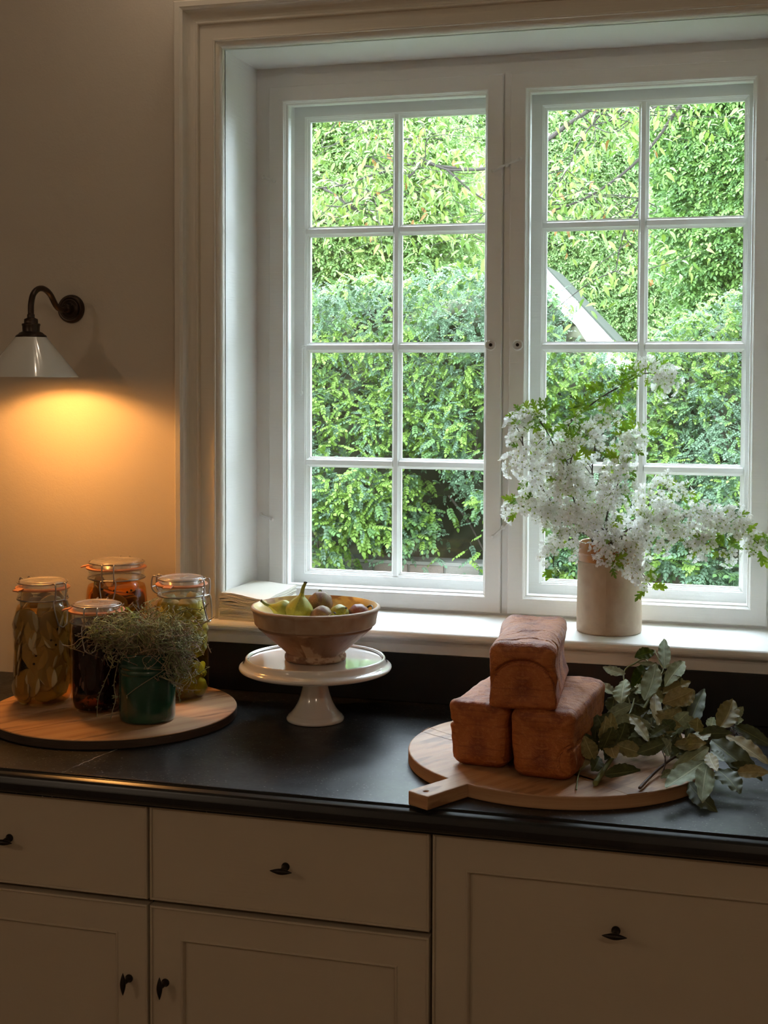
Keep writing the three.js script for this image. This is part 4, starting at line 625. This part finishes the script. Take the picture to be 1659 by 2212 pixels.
// ---------------------------------------------------------------- loaves
{
  const crust = tex(1024, 1024, (u, v) => { const a = fbm2(u * 7, v * 7, 5), b = fbm2(u * 46, v * 46, 4), st = fbm2(u * 9, v * 70, 3); let c = mix([182, 104, 48], [144, 72, 32], sm(0.3, 0.7, a)); c = mix(c, [208, 136, 74], 0.35 * sm(0.52, 0.72, b)); c = mix(c, [120, 58, 26], 0.3 * sm(0.58, 0.75, st)); return c; }, { rx: 5, ry: 5 });
  const bump = tex(512, 512, (u, v) => 255 * (0.55 * fbm2(u * 30, v * 30, 4) + 0.45 * fbm2(u * 110, v * 110, 2)), { srgb: false, rx: 6, ry: 6 });
  const mat = std({ map: crust, roughness: 0.62, bumpMap: bump, bumpScale: 0.0016 });
  function loaf(label, w, h, l, sd, { top = 0.010, botR = 0.012, crease }, p, turn) {
    const nx = 52, ny = 52, nz = 110, g = new THREE.BoxGeometry(w, h, l, nx, ny, nz); g.deleteAttribute('uv'); g.deleteAttribute('normal');
    const m = mergeVertices(g, 1e-7), q = m.attributes.position, P = V(), I = V(), D = V();
    for (let i = 0; i < q.count; i++) {
      P.fromBufferAttribute(q, i); const ty = P.y / h + 0.5, R = top + (botR - top) * sm(0.65, 0.1, ty);
      I.set(clamp(P.x, -w / 2 + R, w / 2 - R), clamp(P.y, -h / 2 + R, h / 2 - R), clamp(P.z, -l / 2 + R, l / 2 - R)); D.copy(P).sub(I); if (D.lengthSq() > 0) { D.normalize(); P.copy(I).addScaledVector(D, R); } else { D.set(0, 0, 0); if (Math.abs(Math.abs(P.z) - l / 2) < 1e-6) D.z = Math.sign(P.z); else if (Math.abs(Math.abs(P.x) - w / 2) < 1e-6) D.x = Math.sign(P.x); else D.y = Math.sign(P.y); }
      let k = 0.013 * (fbm3(P.x * 20 + sd, P.y * 20, P.z * 12, 3) - 0.5) + 0.0016 * (fbm3(P.x * 80, P.y * 80 + sd, P.z * 80, 2) - 0.5);
      const side = Math.abs(D.x), front = Math.max(0, D.z), up = Math.max(0, D.y);
      k -= side * 0.004 * sm(0.06, 0.02, Math.abs(P.y)) * 1; 
      k -= up * 0.0009 * Math.pow(Math.max(0, Math.sin(P.z * 210 + 9 * fbm2(P.x * 30 + sd, P.z * 12, 3))), 6) * sm(0.45, 0.6, fbm2(P.x * 26 + sd, P.z * 16, 2));
      k += crease(P, front, side, up); if (D.y < -0.5) k = Math.min(k, 0) * 0.1;
      P.addScaledVector(D, k); q.setXYZ(i, P.x, P.y, P.z);
    }
    m.computeVertexNormals(); const b = new THREE.Box3().setFromBufferAttribute(q); m.translate(0, -b.min.y, 0);
    const o = obj('bread_loaf', boxUV(m), mat); o.position.set(...p); o.rotation.y = turn; return tag(o, label, 'bread');
  }
  const groove = (d, w, deep) => -deep * Math.exp(-((d / w) ** 2));
  const BB = TOP + 0.0222;
  // left: a fold in the left edge of the end, a hollow in its middle
  loaf('left loaf of the two lower brown loaves, side crease on its left edge', 0.104, 0.11, 0.262, 3, { top: 0.013, botR: 0.026, crease: (P, f, s, u) => f * (-0.007 * Math.exp(-((P.x + 0.004) ** 2 + (P.y + 0.004) ** 2) / 0.0011) + groove(P.y - 0.017 + 0.1 * (P.x + 0.05), 0.0022, 0.004 * sm(-0.03, -0.05, P.x))) + (P.x < 0 ? s * groove(P.y - 0.017, 0.003, 0.0045) : s * 0.002) }, [0.4545, BB, 0.381], -0.11);
  // right: tilted pocket low on the right of the end
  loaf('right loaf of the two lower brown loaves, beside the bay leaves', 0.106, 0.111, 0.276, 11, { top: 0.015, botR: 0.026, crease: (P, f, s, u) => f * (-0.0055 * Math.exp(-((P.x - 0.006) ** 2 + (P.y - 0.006) ** 2) / 0.0013) + groove(Math.hypot(P.x - 0.052, P.y + 0.022) - 0.026, 0.002, 0.0036 * sm(0.0, 0.02, P.x)) + groove((P.y + 0.03) - 0.8 * (P.x + 0.02), 0.0016, 0.0016 * sm(0.03, 0, Math.abs(P.x + 0.01)))) + (P.x > 0 ? s * groove(P.y + 0.004, 0.003, 0.004) : 0) }, [0.5622, BB, 0.412], -0.085);
  // top: arched fold across the end and flat squarish patch below it
  loaf('top brown loaf resting across the two lower loaves', 0.114, 0.106, 0.272, 23, { top: 0.022, botR: 0.013, crease: (P, f, s, u) => f * (0.006 * sm(0.0, 0.006, Math.hypot(P.x * 1.0, (P.y + 0.035) * 0.95) - 0.058) + groove(Math.hypot(P.x, (P.y + 0.035) * 0.95) - 0.058, 0.002, 0.0036) + groove(Math.max(Math.abs(P.x + 0.002) - 0.024, Math.abs(P.y + 0.034) - 0.02), 0.0014, 0.0014) - 0.003 * sm(0.05, 0, Math.hypot(P.x, P.y + 0.02))) + (P.x > 0 ? s * groove(P.z - 0.062 - 0.25 * P.y, 0.0022, 0.005) : 0) + u * (groove(P.z - 0.095 + 0.012 * Math.sin(P.x * 60), 0.0018, 0.0026) + groove(P.z - 0.048 + 0.02 * Math.sin(P.x * 40 + 1), 0.0016, 0.0022)) }, [0.509, BB + 0.1095, 0.4115], 0.078);
}

// ---------------------------------------------------------------- bay branches
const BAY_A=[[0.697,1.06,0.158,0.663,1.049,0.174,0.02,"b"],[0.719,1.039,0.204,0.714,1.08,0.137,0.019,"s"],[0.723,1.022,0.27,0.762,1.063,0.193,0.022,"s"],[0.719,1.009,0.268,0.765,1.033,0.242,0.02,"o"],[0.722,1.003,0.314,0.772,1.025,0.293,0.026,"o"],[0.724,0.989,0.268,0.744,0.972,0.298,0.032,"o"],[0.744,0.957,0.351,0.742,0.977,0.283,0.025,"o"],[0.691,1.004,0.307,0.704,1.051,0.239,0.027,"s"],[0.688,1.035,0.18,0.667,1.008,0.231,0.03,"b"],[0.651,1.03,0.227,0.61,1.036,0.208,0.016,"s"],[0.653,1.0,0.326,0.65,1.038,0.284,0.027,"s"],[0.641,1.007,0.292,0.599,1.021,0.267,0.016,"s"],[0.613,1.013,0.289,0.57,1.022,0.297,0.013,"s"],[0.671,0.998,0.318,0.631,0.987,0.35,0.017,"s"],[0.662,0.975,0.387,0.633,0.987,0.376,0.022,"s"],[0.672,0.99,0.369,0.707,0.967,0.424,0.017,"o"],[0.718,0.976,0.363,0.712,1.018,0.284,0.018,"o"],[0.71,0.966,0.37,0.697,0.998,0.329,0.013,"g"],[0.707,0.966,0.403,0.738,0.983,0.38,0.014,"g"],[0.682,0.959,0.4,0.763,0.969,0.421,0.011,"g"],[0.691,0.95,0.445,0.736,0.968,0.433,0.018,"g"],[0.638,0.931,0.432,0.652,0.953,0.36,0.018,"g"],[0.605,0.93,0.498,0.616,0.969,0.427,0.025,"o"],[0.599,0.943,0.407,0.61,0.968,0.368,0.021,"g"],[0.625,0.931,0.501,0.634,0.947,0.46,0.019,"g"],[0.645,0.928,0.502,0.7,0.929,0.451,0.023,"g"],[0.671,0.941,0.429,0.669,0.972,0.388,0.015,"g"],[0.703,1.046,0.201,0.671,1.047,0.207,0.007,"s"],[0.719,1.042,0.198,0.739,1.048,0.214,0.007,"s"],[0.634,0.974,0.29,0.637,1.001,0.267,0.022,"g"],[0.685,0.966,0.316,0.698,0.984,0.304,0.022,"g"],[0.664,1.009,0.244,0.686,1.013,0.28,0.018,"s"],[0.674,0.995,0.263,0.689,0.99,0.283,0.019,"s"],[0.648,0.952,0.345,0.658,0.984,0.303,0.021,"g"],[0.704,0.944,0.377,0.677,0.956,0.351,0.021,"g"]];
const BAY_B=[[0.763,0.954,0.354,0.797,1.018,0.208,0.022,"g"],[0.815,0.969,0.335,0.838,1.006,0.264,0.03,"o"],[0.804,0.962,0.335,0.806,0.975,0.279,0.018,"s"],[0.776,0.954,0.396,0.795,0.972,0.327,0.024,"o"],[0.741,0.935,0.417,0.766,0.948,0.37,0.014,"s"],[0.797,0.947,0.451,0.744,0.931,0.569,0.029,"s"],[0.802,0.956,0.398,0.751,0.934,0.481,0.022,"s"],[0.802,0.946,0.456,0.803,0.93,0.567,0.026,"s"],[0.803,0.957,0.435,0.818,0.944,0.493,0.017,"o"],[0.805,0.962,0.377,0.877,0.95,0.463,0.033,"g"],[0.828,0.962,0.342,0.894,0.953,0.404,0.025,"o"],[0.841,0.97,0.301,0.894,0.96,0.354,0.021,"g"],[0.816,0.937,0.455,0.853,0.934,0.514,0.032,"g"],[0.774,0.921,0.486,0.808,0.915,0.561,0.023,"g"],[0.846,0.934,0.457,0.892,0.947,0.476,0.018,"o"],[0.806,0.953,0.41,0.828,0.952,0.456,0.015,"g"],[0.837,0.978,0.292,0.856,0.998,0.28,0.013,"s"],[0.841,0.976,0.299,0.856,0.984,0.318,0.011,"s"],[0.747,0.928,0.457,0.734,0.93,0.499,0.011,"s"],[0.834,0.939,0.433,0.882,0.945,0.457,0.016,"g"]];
{
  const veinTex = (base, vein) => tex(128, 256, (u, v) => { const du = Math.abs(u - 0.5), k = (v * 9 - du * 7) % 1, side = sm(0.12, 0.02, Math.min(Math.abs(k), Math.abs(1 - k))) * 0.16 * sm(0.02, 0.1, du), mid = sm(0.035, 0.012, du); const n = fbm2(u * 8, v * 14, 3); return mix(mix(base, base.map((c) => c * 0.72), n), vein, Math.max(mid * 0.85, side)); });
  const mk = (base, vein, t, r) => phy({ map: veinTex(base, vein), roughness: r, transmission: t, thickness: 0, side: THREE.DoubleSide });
  const mats = { s: [mk([180, 190, 146], [212, 216, 174], 0.12, 0.66), mk([168, 182, 146], [206, 212, 176], 0.12, 0.66)], g: [mk([88, 98, 54], [128, 132, 80], 0.14, 0.55), mk([84, 92, 48], [132, 134, 84], 0.12, 0.55)], o: [mk([184, 164, 104], [214, 198, 144], 0.2, 0.55), mk([166, 152, 92], [200, 188, 130], 0.2, 0.55)], b: [mk([86, 112, 20], [130, 150, 50], 0.45, 0.3)] };  // s and b tones carry window light and backlight in the leaf colour
  const bay = (L, Wd, sd) => {   // wavy-edged leaf along +y
    const n = 22, m = 4, pos = [], uv = [], idx = [], curl = rr(-0.12, 0.26), fold = rr(0.1, 0.4), tw = rr(-0.35, 0.35), bend = rr(-0.07, 0.07);
    for (let i = 0; i <= n; i++) { const t = i / n, w = Wd * 0.5 * Math.pow(Math.sin(Math.PI * Math.pow(clamp(t * 0.97 + 0.015), 0.92)), 0.85) * (1 + 0.05 * Math.sin(t * 44 + sd));
      for (let k = -m; k <= m; k++) { const e = k / m, x = e * w, a = tw * (t - 0.5), zz = fold * Math.abs(x) + 0.05 * Wd * e * e * Math.sin(t * 30 + sd * 3 + Math.sign(k)) - curl * L * t * t; pos.push(x * Math.cos(a) - zz * Math.sin(a) + bend * L * Math.sin(Math.PI * t) * 0.6, L * t, zz * Math.cos(a) + x * Math.sin(a)); uv.push(e / 2 + 0.5, t); } }
    const c = 2 * m + 1; for (let i = 0; i < n; i++) for (let k = 0; k < 2 * m; k++) { const a = i * c + k; idx.push(a, a + 1, a + c + 1, a, a + c + 1, a + c); }
    const g = new THREE.BufferGeometry(); g.setAttribute('position', new THREE.Float32BufferAttribute(pos, 3)); g.setAttribute('uv', new THREE.Float32BufferAttribute(uv, 2)); g.setIndex(idx); g.computeVertexNormals(); return g;
  };
  const eyeDir = (p) => camera.position.clone().sub(p).normalize();
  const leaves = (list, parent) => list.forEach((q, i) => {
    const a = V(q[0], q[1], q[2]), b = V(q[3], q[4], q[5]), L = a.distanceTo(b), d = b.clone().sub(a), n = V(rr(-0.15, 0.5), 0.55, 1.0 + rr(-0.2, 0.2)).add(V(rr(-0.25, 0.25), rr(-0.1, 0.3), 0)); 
    const m = obj('leaf', bay(L * 1.02, q[6] * 1.25, i * 1.3), mats[q[7]][i % mats[q[7]].length], parent); m.applyMatrix4(M4(a, d, n)); m.userData.label = { s: 'grey green bay leaf', g: 'dark green bay leaf', o: 'yellowish underside of a bay leaf', b: 'bay leaf coloured bright green as if backlit' }[q[7]];
  });
  const gs = std({ color: lin(0.19, 0.2, 0.06), roughness: 0.55 }), bs = std({ color: lin(0.1, 0.06, 0.04), roughness: 0.6 });
  const a = thing('bay_branch', 'upright bay branch with a thick green cut stem leaning beside the bread', 'bay branch', [0, 0, 0]);
  obj('stem', [tube([[0.636, 0.9275, 0.55], [0.647, 0.935, 0.451], [0.663, 0.951, 0.401], [0.683, 0.98, 0.331], [0.696, 0.999, 0.287], [0.708, 1.023, 0.237], [0.716, 1.037, 0.206], [0.71, 1.045, 0.193], [0.697, 1.062, 0.16]], (t) => 0.0048 * (1 - 0.78 * t), 60, 8), ball(0.0047, [0.636, 0.9275, 0.55], 1, 1, 0.3, 10), ball(0.003, [0.65, 0.944, 0.416], 1, 1, 1, 8), tube([[0.65, 0.944, 0.416], [0.658, 0.966, 0.359], [0.668, 0.982, 0.322], [0.672, 1.0, 0.281]], (t) => 0.003 * (1 - 0.5 * t), 24, 7), tube([[0.668, 0.985, 0.3], [0.647, 1.028, 0.217], [0.666, 1.043, 0.189], [0.68, 1.049, 0.178], [0.687, 1.046, 0.185]], 0.0014, 24, 6), tube([[0.611, 0.9265, 0.588], [0.606, 0.928, 0.53], [0.605, 0.93, 0.498]], 0.0013, 8, 6), tube([[0.605, 0.945, 0.42], [0.618, 0.956, 0.379], [0.64, 0.967, 0.353]], 0.0018, 10, 6), tube([[0.68, 0.956, 0.391], [0.72, 0.959, 0.39], [0.75, 0.962, 0.4]], 0.0012, 10, 6)], gs, a);
  leaves(BAY_A, a);
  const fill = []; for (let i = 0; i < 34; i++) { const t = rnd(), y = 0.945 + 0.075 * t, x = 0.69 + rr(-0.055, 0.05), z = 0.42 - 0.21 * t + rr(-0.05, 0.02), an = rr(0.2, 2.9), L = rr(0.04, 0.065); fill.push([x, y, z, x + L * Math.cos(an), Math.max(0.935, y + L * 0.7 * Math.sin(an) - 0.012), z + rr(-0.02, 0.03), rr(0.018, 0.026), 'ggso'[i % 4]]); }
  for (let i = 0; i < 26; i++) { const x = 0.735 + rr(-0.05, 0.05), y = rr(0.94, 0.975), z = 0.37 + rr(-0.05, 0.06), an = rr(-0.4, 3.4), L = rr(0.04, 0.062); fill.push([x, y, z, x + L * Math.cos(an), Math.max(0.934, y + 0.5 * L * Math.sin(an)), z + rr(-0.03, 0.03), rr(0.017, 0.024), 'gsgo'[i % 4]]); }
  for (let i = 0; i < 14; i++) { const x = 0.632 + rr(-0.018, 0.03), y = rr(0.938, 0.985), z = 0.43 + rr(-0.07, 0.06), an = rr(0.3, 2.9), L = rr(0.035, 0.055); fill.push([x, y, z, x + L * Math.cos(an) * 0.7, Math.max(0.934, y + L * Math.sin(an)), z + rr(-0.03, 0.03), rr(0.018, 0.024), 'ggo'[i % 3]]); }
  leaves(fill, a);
  const b = thing('bay_branch', 'bay branch with a brown stem lying across the board edge onto the counter', 'bay branch', [0, 0, 0]);
  obj('stem', [tube([[0.704, 0.927, 0.554], [0.721, 0.93, 0.477], [0.743, 0.937, 0.419], [0.775, 0.948, 0.378], [0.8, 0.959, 0.345], [0.816, 0.966, 0.325], [0.841, 0.972, 0.311]], (t) => 0.0027 * (1 - 0.6 * t), 48, 8), ball(0.0026, [0.704, 0.927, 0.554], 1, 1, 0.4, 8), tube([[0.8, 0.959, 0.345], [0.805, 0.954, 0.366], [0.804, 0.946, 0.395]], 0.0013, 10, 6), tube([[0.732, 0.9275, 0.47], [0.736, 0.94, 0.445], [0.728, 0.957, 0.43]], 0.0009, 10, 5), tube([[0.735, 0.9275, 0.465], [0.735, 0.945, 0.44], [0.737, 0.96, 0.435]], 0.0009, 10, 5)], bs, b);
  for (let i = 0; i < 7; i++) obj('flower_stalk', [tube([[0.835, 0.97, 0.314], [0.842 + rr(-0.01, 0.01), 0.968 + rr(-0.004, 0.006), 0.335], [0.846 + rr(-0.018, 0.014), 0.962 + rr(-0.006, 0.01), 0.35]], 0.0006, 6, 4)], bs, b);
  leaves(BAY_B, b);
}
// ---------------------------------------------------------------- vase and hawthorn
const VX = 0.5905, VZ = -0.0738;
{
  const v = thing('vase', 'tall stoneware crock with a brown glazed rim standing on the window sill', 'vase', [VX, SILL, VZ]);
  const clay = tex(512, 512, (u, w) => { const n = fbm2(u * 18, w * 14, 5), s = 0.8 * sm(0.62, 0.66, fbm2(u * 46 + 70, w * 34 + 5, 3)) * sm(0.2, 0.12, w); let c = mix([206, 186, 160], [172, 146, 120], n); c = mix(c, [96, 70, 48], 0.75 * s); return c; });
  obj('body', lathe([[0.0001, 0], [0.061, 0], [0.0638, 0.0012], [0.0646, 0.004], [0.0648, 0.03], [0.0638, 0.09], [0.0632, 0.138], [0.0636, 0.1395], [0.0636, 0.141], [0.062, 0.1425]], 96), std({ map: clay, roughness: 0.55 }), v);
  obj('glazed_rim', lathe([[0.0618, 0.1422], [0.0626, 0.144], [0.0624, 0.156], [0.0632, 0.158], [0.0632, 0.1605], [0.0624, 0.162], [0.0622, 0.176], [0.0614, 0.18], [0.0595, 0.1808], [0.0578, 0.179], [0.0572, 0.17], [0.0572, 0.02], [0.0001, 0.012]], 96), phy({ color: lin(0.5, 0.22, 0.07), roughness: 0.25, clearcoat: 0.6, clearcoatRoughness: 0.12 }), v);
}
{
  const HAW={"a":[[0.574,1.2,-0.08],[0.521,1.338,-0.085],[0.502,1.45,-0.08],[0.549,1.502,-0.075],[0.613,1.543,-0.07],[0.663,1.567,-0.065],[0.713,1.549,-0.06]],"b":[[0.563,1.202,-0.06],[0.498,1.284,-0.05],[0.444,1.358,-0.04],[0.421,1.423,-0.03],[0.426,1.474,-0.03]],"c":[[0.571,1.201,-0.07],[0.512,1.35,-0.05],[0.476,1.433,-0.04],[0.452,1.474,-0.04]],"d":[[0.584,1.2,-0.08],[0.556,1.349,-0.07],[0.565,1.424,-0.06],[0.601,1.48,-0.06]],"e":[[0.594,1.202,-0.07],[0.604,1.334,-0.05],[0.626,1.408,-0.04],[0.645,1.445,-0.035]],"f":[[0.563,1.202,-0.06],[0.5,1.258,-0.04],[0.45,1.285,-0.03],[0.415,1.303,-0.02]],"g":[[0.603,1.202,-0.07],[0.667,1.271,-0.05],[0.757,1.289,-0.04],[0.827,1.278,-0.03],[0.883,1.237,-0.02]],"h":[[0.597,1.2,-0.08],[0.651,1.286,-0.08],[0.691,1.333,-0.085],[0.727,1.329,-0.09]],"i":[[0.614,1.205,-0.05],[0.639,1.205,-0.02],[0.658,1.18,-0.01],[0.676,1.154,-0.01]],"j":[[0.557,1.2,-0.07],[0.507,1.223,-0.06],[0.484,1.209,-0.055],[0.481,1.176,-0.05]],"k":[[0.578,1.204,-0.05],[0.535,1.288,-0.02],[0.517,1.371,-0.01],[0.53,1.426,-0.01]],"l":[[0.609,1.205,-0.05],[0.687,1.238,-0.03],[0.758,1.241,-0.02],[0.819,1.23,-0.02]],"m":[[0.588,1.205,-0.04],[0.59,1.282,-0.01],[0.609,1.338,0.0],[0.621,1.383,0.0]],"n":[[0.598,1.207,-0.03],[0.591,1.218,-0.01],[0.594,1.211,0.005],[0.602,1.199,0.01]]};
  const petalM = phy({ vertexColors: true, roughness: 0.8, transmission: 0.55, thickness: 0, side: THREE.DoubleSide });
  const flower = (sd, cup) => {
    const pos = [], col = [], tri = (a, b, c, k) => { pos.push(...a, ...b, ...c); for (let i = 0; i < 3; i++) col.push(...k); }, R = 0.0094;
    for (let i = 0; i < 5; i++) {
      const a0 = i / 5 * 6.283 + sd, P = (da, r, z) => [Math.cos(a0 + da) * r * R, Math.sin(a0 + da) * r * R, z * R], W0 = [0.95, 0.945, 0.93], z1 = 0.1 + cup * 0.25, z2 = 0.1 + cup * 0.62 + 0.12 * Math.sin(sd * 5 + i * 2);
      const o = P(0, 0.1, 0), l = P(-0.6, 0.62, z1 + 0.06), r = P(0.6, 0.62, z1 + 0.06), m = P(0, 0.58, z1 - 0.06), tl = P(-0.42, 0.95, z2), tr = P(0.42, 0.95, z2), tm = P(0, 1.03, z2 - 0.05);
      tri(o, m, l, W0); tri(o, r, m, W0); tri(l, m, tl, W0); tri(m, tm, tl, W0); tri(m, tr, tm, W0); tri(m, r, tr, W0);
    }
    for (let i = 0; i < 6; i++) { const a = i / 6 * 6.283 + sd, c = [Math.cos(a) * 0.26 * R, Math.sin(a) * 0.26 * R, 0.02 * R], e = [Math.cos(a) * 0.5 * R, Math.sin(a) * 0.5 * R, 0.3 * R]; tri([0, 0, 0.05 * R], [Math.cos(a) * 0.24 * R, Math.sin(a) * 0.24 * R, 0.04 * R], [Math.cos(a + 1.05) * 0.24 * R, Math.sin(a + 1.05) * 0.24 * R, 0.04 * R], [0.38, 0.42, 0.14]);
      const s = 0.05 * R, d = i % 2 ? [0.16, 0.07, 0.07] : [0.3, 0.16, 0.12]; tri([e[0] - s, e[1] - s, e[2]], [e[0] + s, e[1] - s, e[2]], [e[0], e[1] + s, e[2] + s], d); tri([c[0] - s * 0.3, c[1], c[2]], [c[0] + s * 0.3, c[1], c[2]], e, [0.75, 0.75, 0.62]); }
    const g = new THREE.BufferGeometry(); g.setAttribute('position', new THREE.Float32BufferAttribute(pos, 3)); g.setAttribute('color', new THREE.Float32BufferAttribute(col, 3)); g.computeVertexNormals(); g.setAttribute('uv', new THREE.BufferAttribute(new Float32Array(pos.length / 3 * 2), 2)); return g;
  };
  const flowers = [0, 1, 2, 3, 4, 5].map((i) => flower(i * 0.77, [0.2, 0.5, 0.9, 0.4, 0.7, 1.1][i]));
  const lobed = (s) => {   // three- to five-lobed hawthorn leaf along +y
    const o = [[0, 0], [0.03, 0.14], [0.13, 0.2], [0.34, 0.42], [0.27, 0.45], [0.1, 0.38], [0.09, 0.44], [0.16, 0.5], [0.31, 0.74], [0.22, 0.74], [0.1, 0.64], [0.09, 0.7], [0.13, 0.84], [0.04, 0.99], [0, 1]], pts = [...o, ...o.slice(1, -1).reverse().map(([x, y]) => [-x, y])];
    const g = new THREE.ShapeGeometry(new THREE.Shape(pts.map(([x, y]) => new THREE.Vector2(x * s, y * s)))), p = g.attributes.position; for (let i = 0; i < p.count; i++) p.setZ(i, 0.35 * Math.abs(p.getX(i)) - 0.25 * p.getY(i) ** 2 / s); g.computeVertexNormals(); return g;
  };
  const leafG = [lobed(0.023), lobed(0.019), lobed(0.027)], leafMs = [leafM(0.26, 0.44, 0.03, 0.5), leafM(0.18, 0.33, 0.035, 0.45), leafM(0.34, 0.5, 0.035, 0.5)], wood = std({ color: lin(0.07, 0.05, 0.035), roughness: 0.85 }), ped = std({ color: lin(0.35, 0.4, 0.12), roughness: 0.7 });
  const towards = camera.position.clone().sub(V(VX, 1.35, -0.04)).normalize();
  // branch: clusters of flowers between t0 and t1, leaves between s0 and s1
  const spec = {
    a: ['highest hawthorn branch arching over to the right, leafy with few flowers', 0.3, 1, 11, 0.5, 0.97, 110, 0.024], b: ['hawthorn branch reaching furthest left, thick with white flowers', 0.26, 1, 15, 0.3, 1, 14, 0.036],
    c: ['hawthorn branch rising to the upper left with dense white flowers', 0.24, 1, 15, 0.3, 1, 16, 0.036], d: ['hawthorn branch standing upright in the middle behind the blossom', 0.2, 1, 13, 0.3, 1, 12, 0.034],
    e: ['hawthorn branch leaning right of the middle above the crock', 0.18, 1, 12, 0.3, 1, 10, 0.03], f: ['lowest hawthorn branch on the left, hanging below the others', 0.2, 1, 12, 0.3, 1, 10, 0.03],
    g: ['long hawthorn branch stretching right across the window', 0.22, 1, 19, 0.2, 1, 24, 0.027], h: ['short hawthorn branch at the right rising before a dark pane', 0.35, 1, 9, 0.4, 1, 6, 0.027],
    i: ['hawthorn spray drooping over the front of the crock to the right', 0.25, 1, 7, 0.3, 1, 10, 0.02], j: ['small hawthorn spray hanging down at the left of the crock', 0.4, 1, 5, 0.4, 1, 5, 0.015],
    k: ['foremost hawthorn branch at the left, full of blossom', 0.18, 1, 15, 0.3, 1, 12, 0.038], l: ['lower hawthorn branch to the right under the long one', 0.2, 1, 13, 0.3, 1, 14, 0.02],
    m: ['foremost hawthorn branch in the middle above the rim', 0.12, 0.95, 11, 0.3, 1, 8, 0.032], n: ['short hawthorn spray resting on the rim of the crock', 0.3, 1, 5, 0.3, 1, 4, 0.014],
  };
  for (const [k, [label, t0, t1, nc, s0, s1, nl, spread]] of Object.entries(spec)) {
    const t = thing('hawthorn_branch', label, 'flowers', [0, 0, 0]);
    const foot = V(VX + rr(-0.03, 0.03), SILL + 0.03, VZ + rr(-0.03, 0.03)), P0 = HAW[k].map((q) => V(...q)); if (P0[0].y < SILL + 0.175) P0[0].y = SILL + 0.175; { const d = V(P0[0].x - VX, 0, P0[0].z - VZ); if (d.length() > 0.046) d.setLength(0.046); P0[0].x = VX + d.x; P0[0].z = VZ + d.z; }
    if (k === 'n' || k === 'i' || k === 'j') P0.splice(1, 0, V((P0[0].x + P0[1].x) / 2, SILL + 0.198, (P0[0].z + P0[1].z) / 2));
    const c = new THREE.CatmullRomCurve3([foot, ...P0]), wd = [tube([foot, ...P0], (q) => 0.0032 * (1 - 0.7 * q), 50, 6)], pd = [], total = c.getLength(), tb = foot.distanceTo(P0[0]) / total, T = (q) => tb + (1 - tb) * q;
    for (let i = 0; i < nc; i++) {
      const q = c.getPointAt(Math.min(1, T(k === 'a' ? (i < 6 ? rr(0.3, 0.58) : rr(0.85, 1)) : t0 + (t1 - t0) * (i + 0.5 + rr(-0.4, 0.4)) / nc))), out = V(rr(-1, 1), rr(-0.75, 1), rr(-0.5, 1)).normalize(), ctr = q.clone().addScaledVector(out, spread * rr(0.35, 1)); if (ctr.z < -0.135) ctr.z = -0.135;
      wd.push(tube([q, q.clone().lerp(ctr, 0.6).add(V(0, 0.003, 0)), ctr], 0.0009, 5, 4));
      const face = out.clone().multiplyScalar(0.8).addScaledVector(towards, 0.55).add(V(0, 0.35, 0)).normalize(), n = 7 + (rnd() * 3 | 0);
      for (let f = 0; f < n; f++) {
        const rad = 0.024 * Math.sqrt((f + 0.4) / n), an = f * 2.4, x = new THREE.Vector3().crossVectors(face, V(0, 1, 0.01)).normalize(), y = new THREE.Vector3().crossVectors(face, x);
        const pos = ctr.clone().addScaledVector(x, rad * Math.cos(an)).addScaledVector(y, rad * Math.sin(an)).addScaledVector(face, 0.012 - 12 * rad * rad + rr(-0.004, 0.004)); if (pos.z < -0.15) pos.z = -0.15;
        const d = pos.clone().sub(ctr).addScaledVector(face, 0.012).addScaledVector(V(rr(-1, 1), rr(-1, 1), rr(-1, 1)), 0.008).normalize(), m = obj('blossom', flowers[(f + i) % 6], petalM, t);
        m.applyMatrix4(M4(pos, V(rr(-1, 1), rr(-1, 1), rr(-1, 1)).cross(d).normalize(), d, rr(0.8, 1.12))); pd.push(tube([ctr, ctr.clone().lerp(pos, 0.5).addScaledVector(face, -0.002), pos], 0.00045, 3, 3));
      }
    }
    for (let i = 0; i < (k === 'a' ? nl : nl * 2.4); i++) { const q = c.getPointAt(Math.min(1, T(s0 + (s1 - s0) * (i + rnd()) / nl))), out = V(rr(-1, 1), rr(-0.8, 1), rr(-0.7, 1)).normalize(), p = q.clone().addScaledVector(out, rr(0.004, k === 'a' ? 0.02 : spread * 0.9)); if (p.z < -0.13) p.z = -0.13; const m = obj('leaf', leafG[i % 3], leafMs[(rnd() * 3) | 0], t); m.applyMatrix4(M4(p, out, V(rr(-0.5, 0.5), 0.6, 0.8), rr(0.8, 1.15))); }
    obj('stem', wd, wood, t); obj('flower_stalk', pd, ped, t).userData.kind = 'stuff';
  }
}
renderer.render(scene, camera);
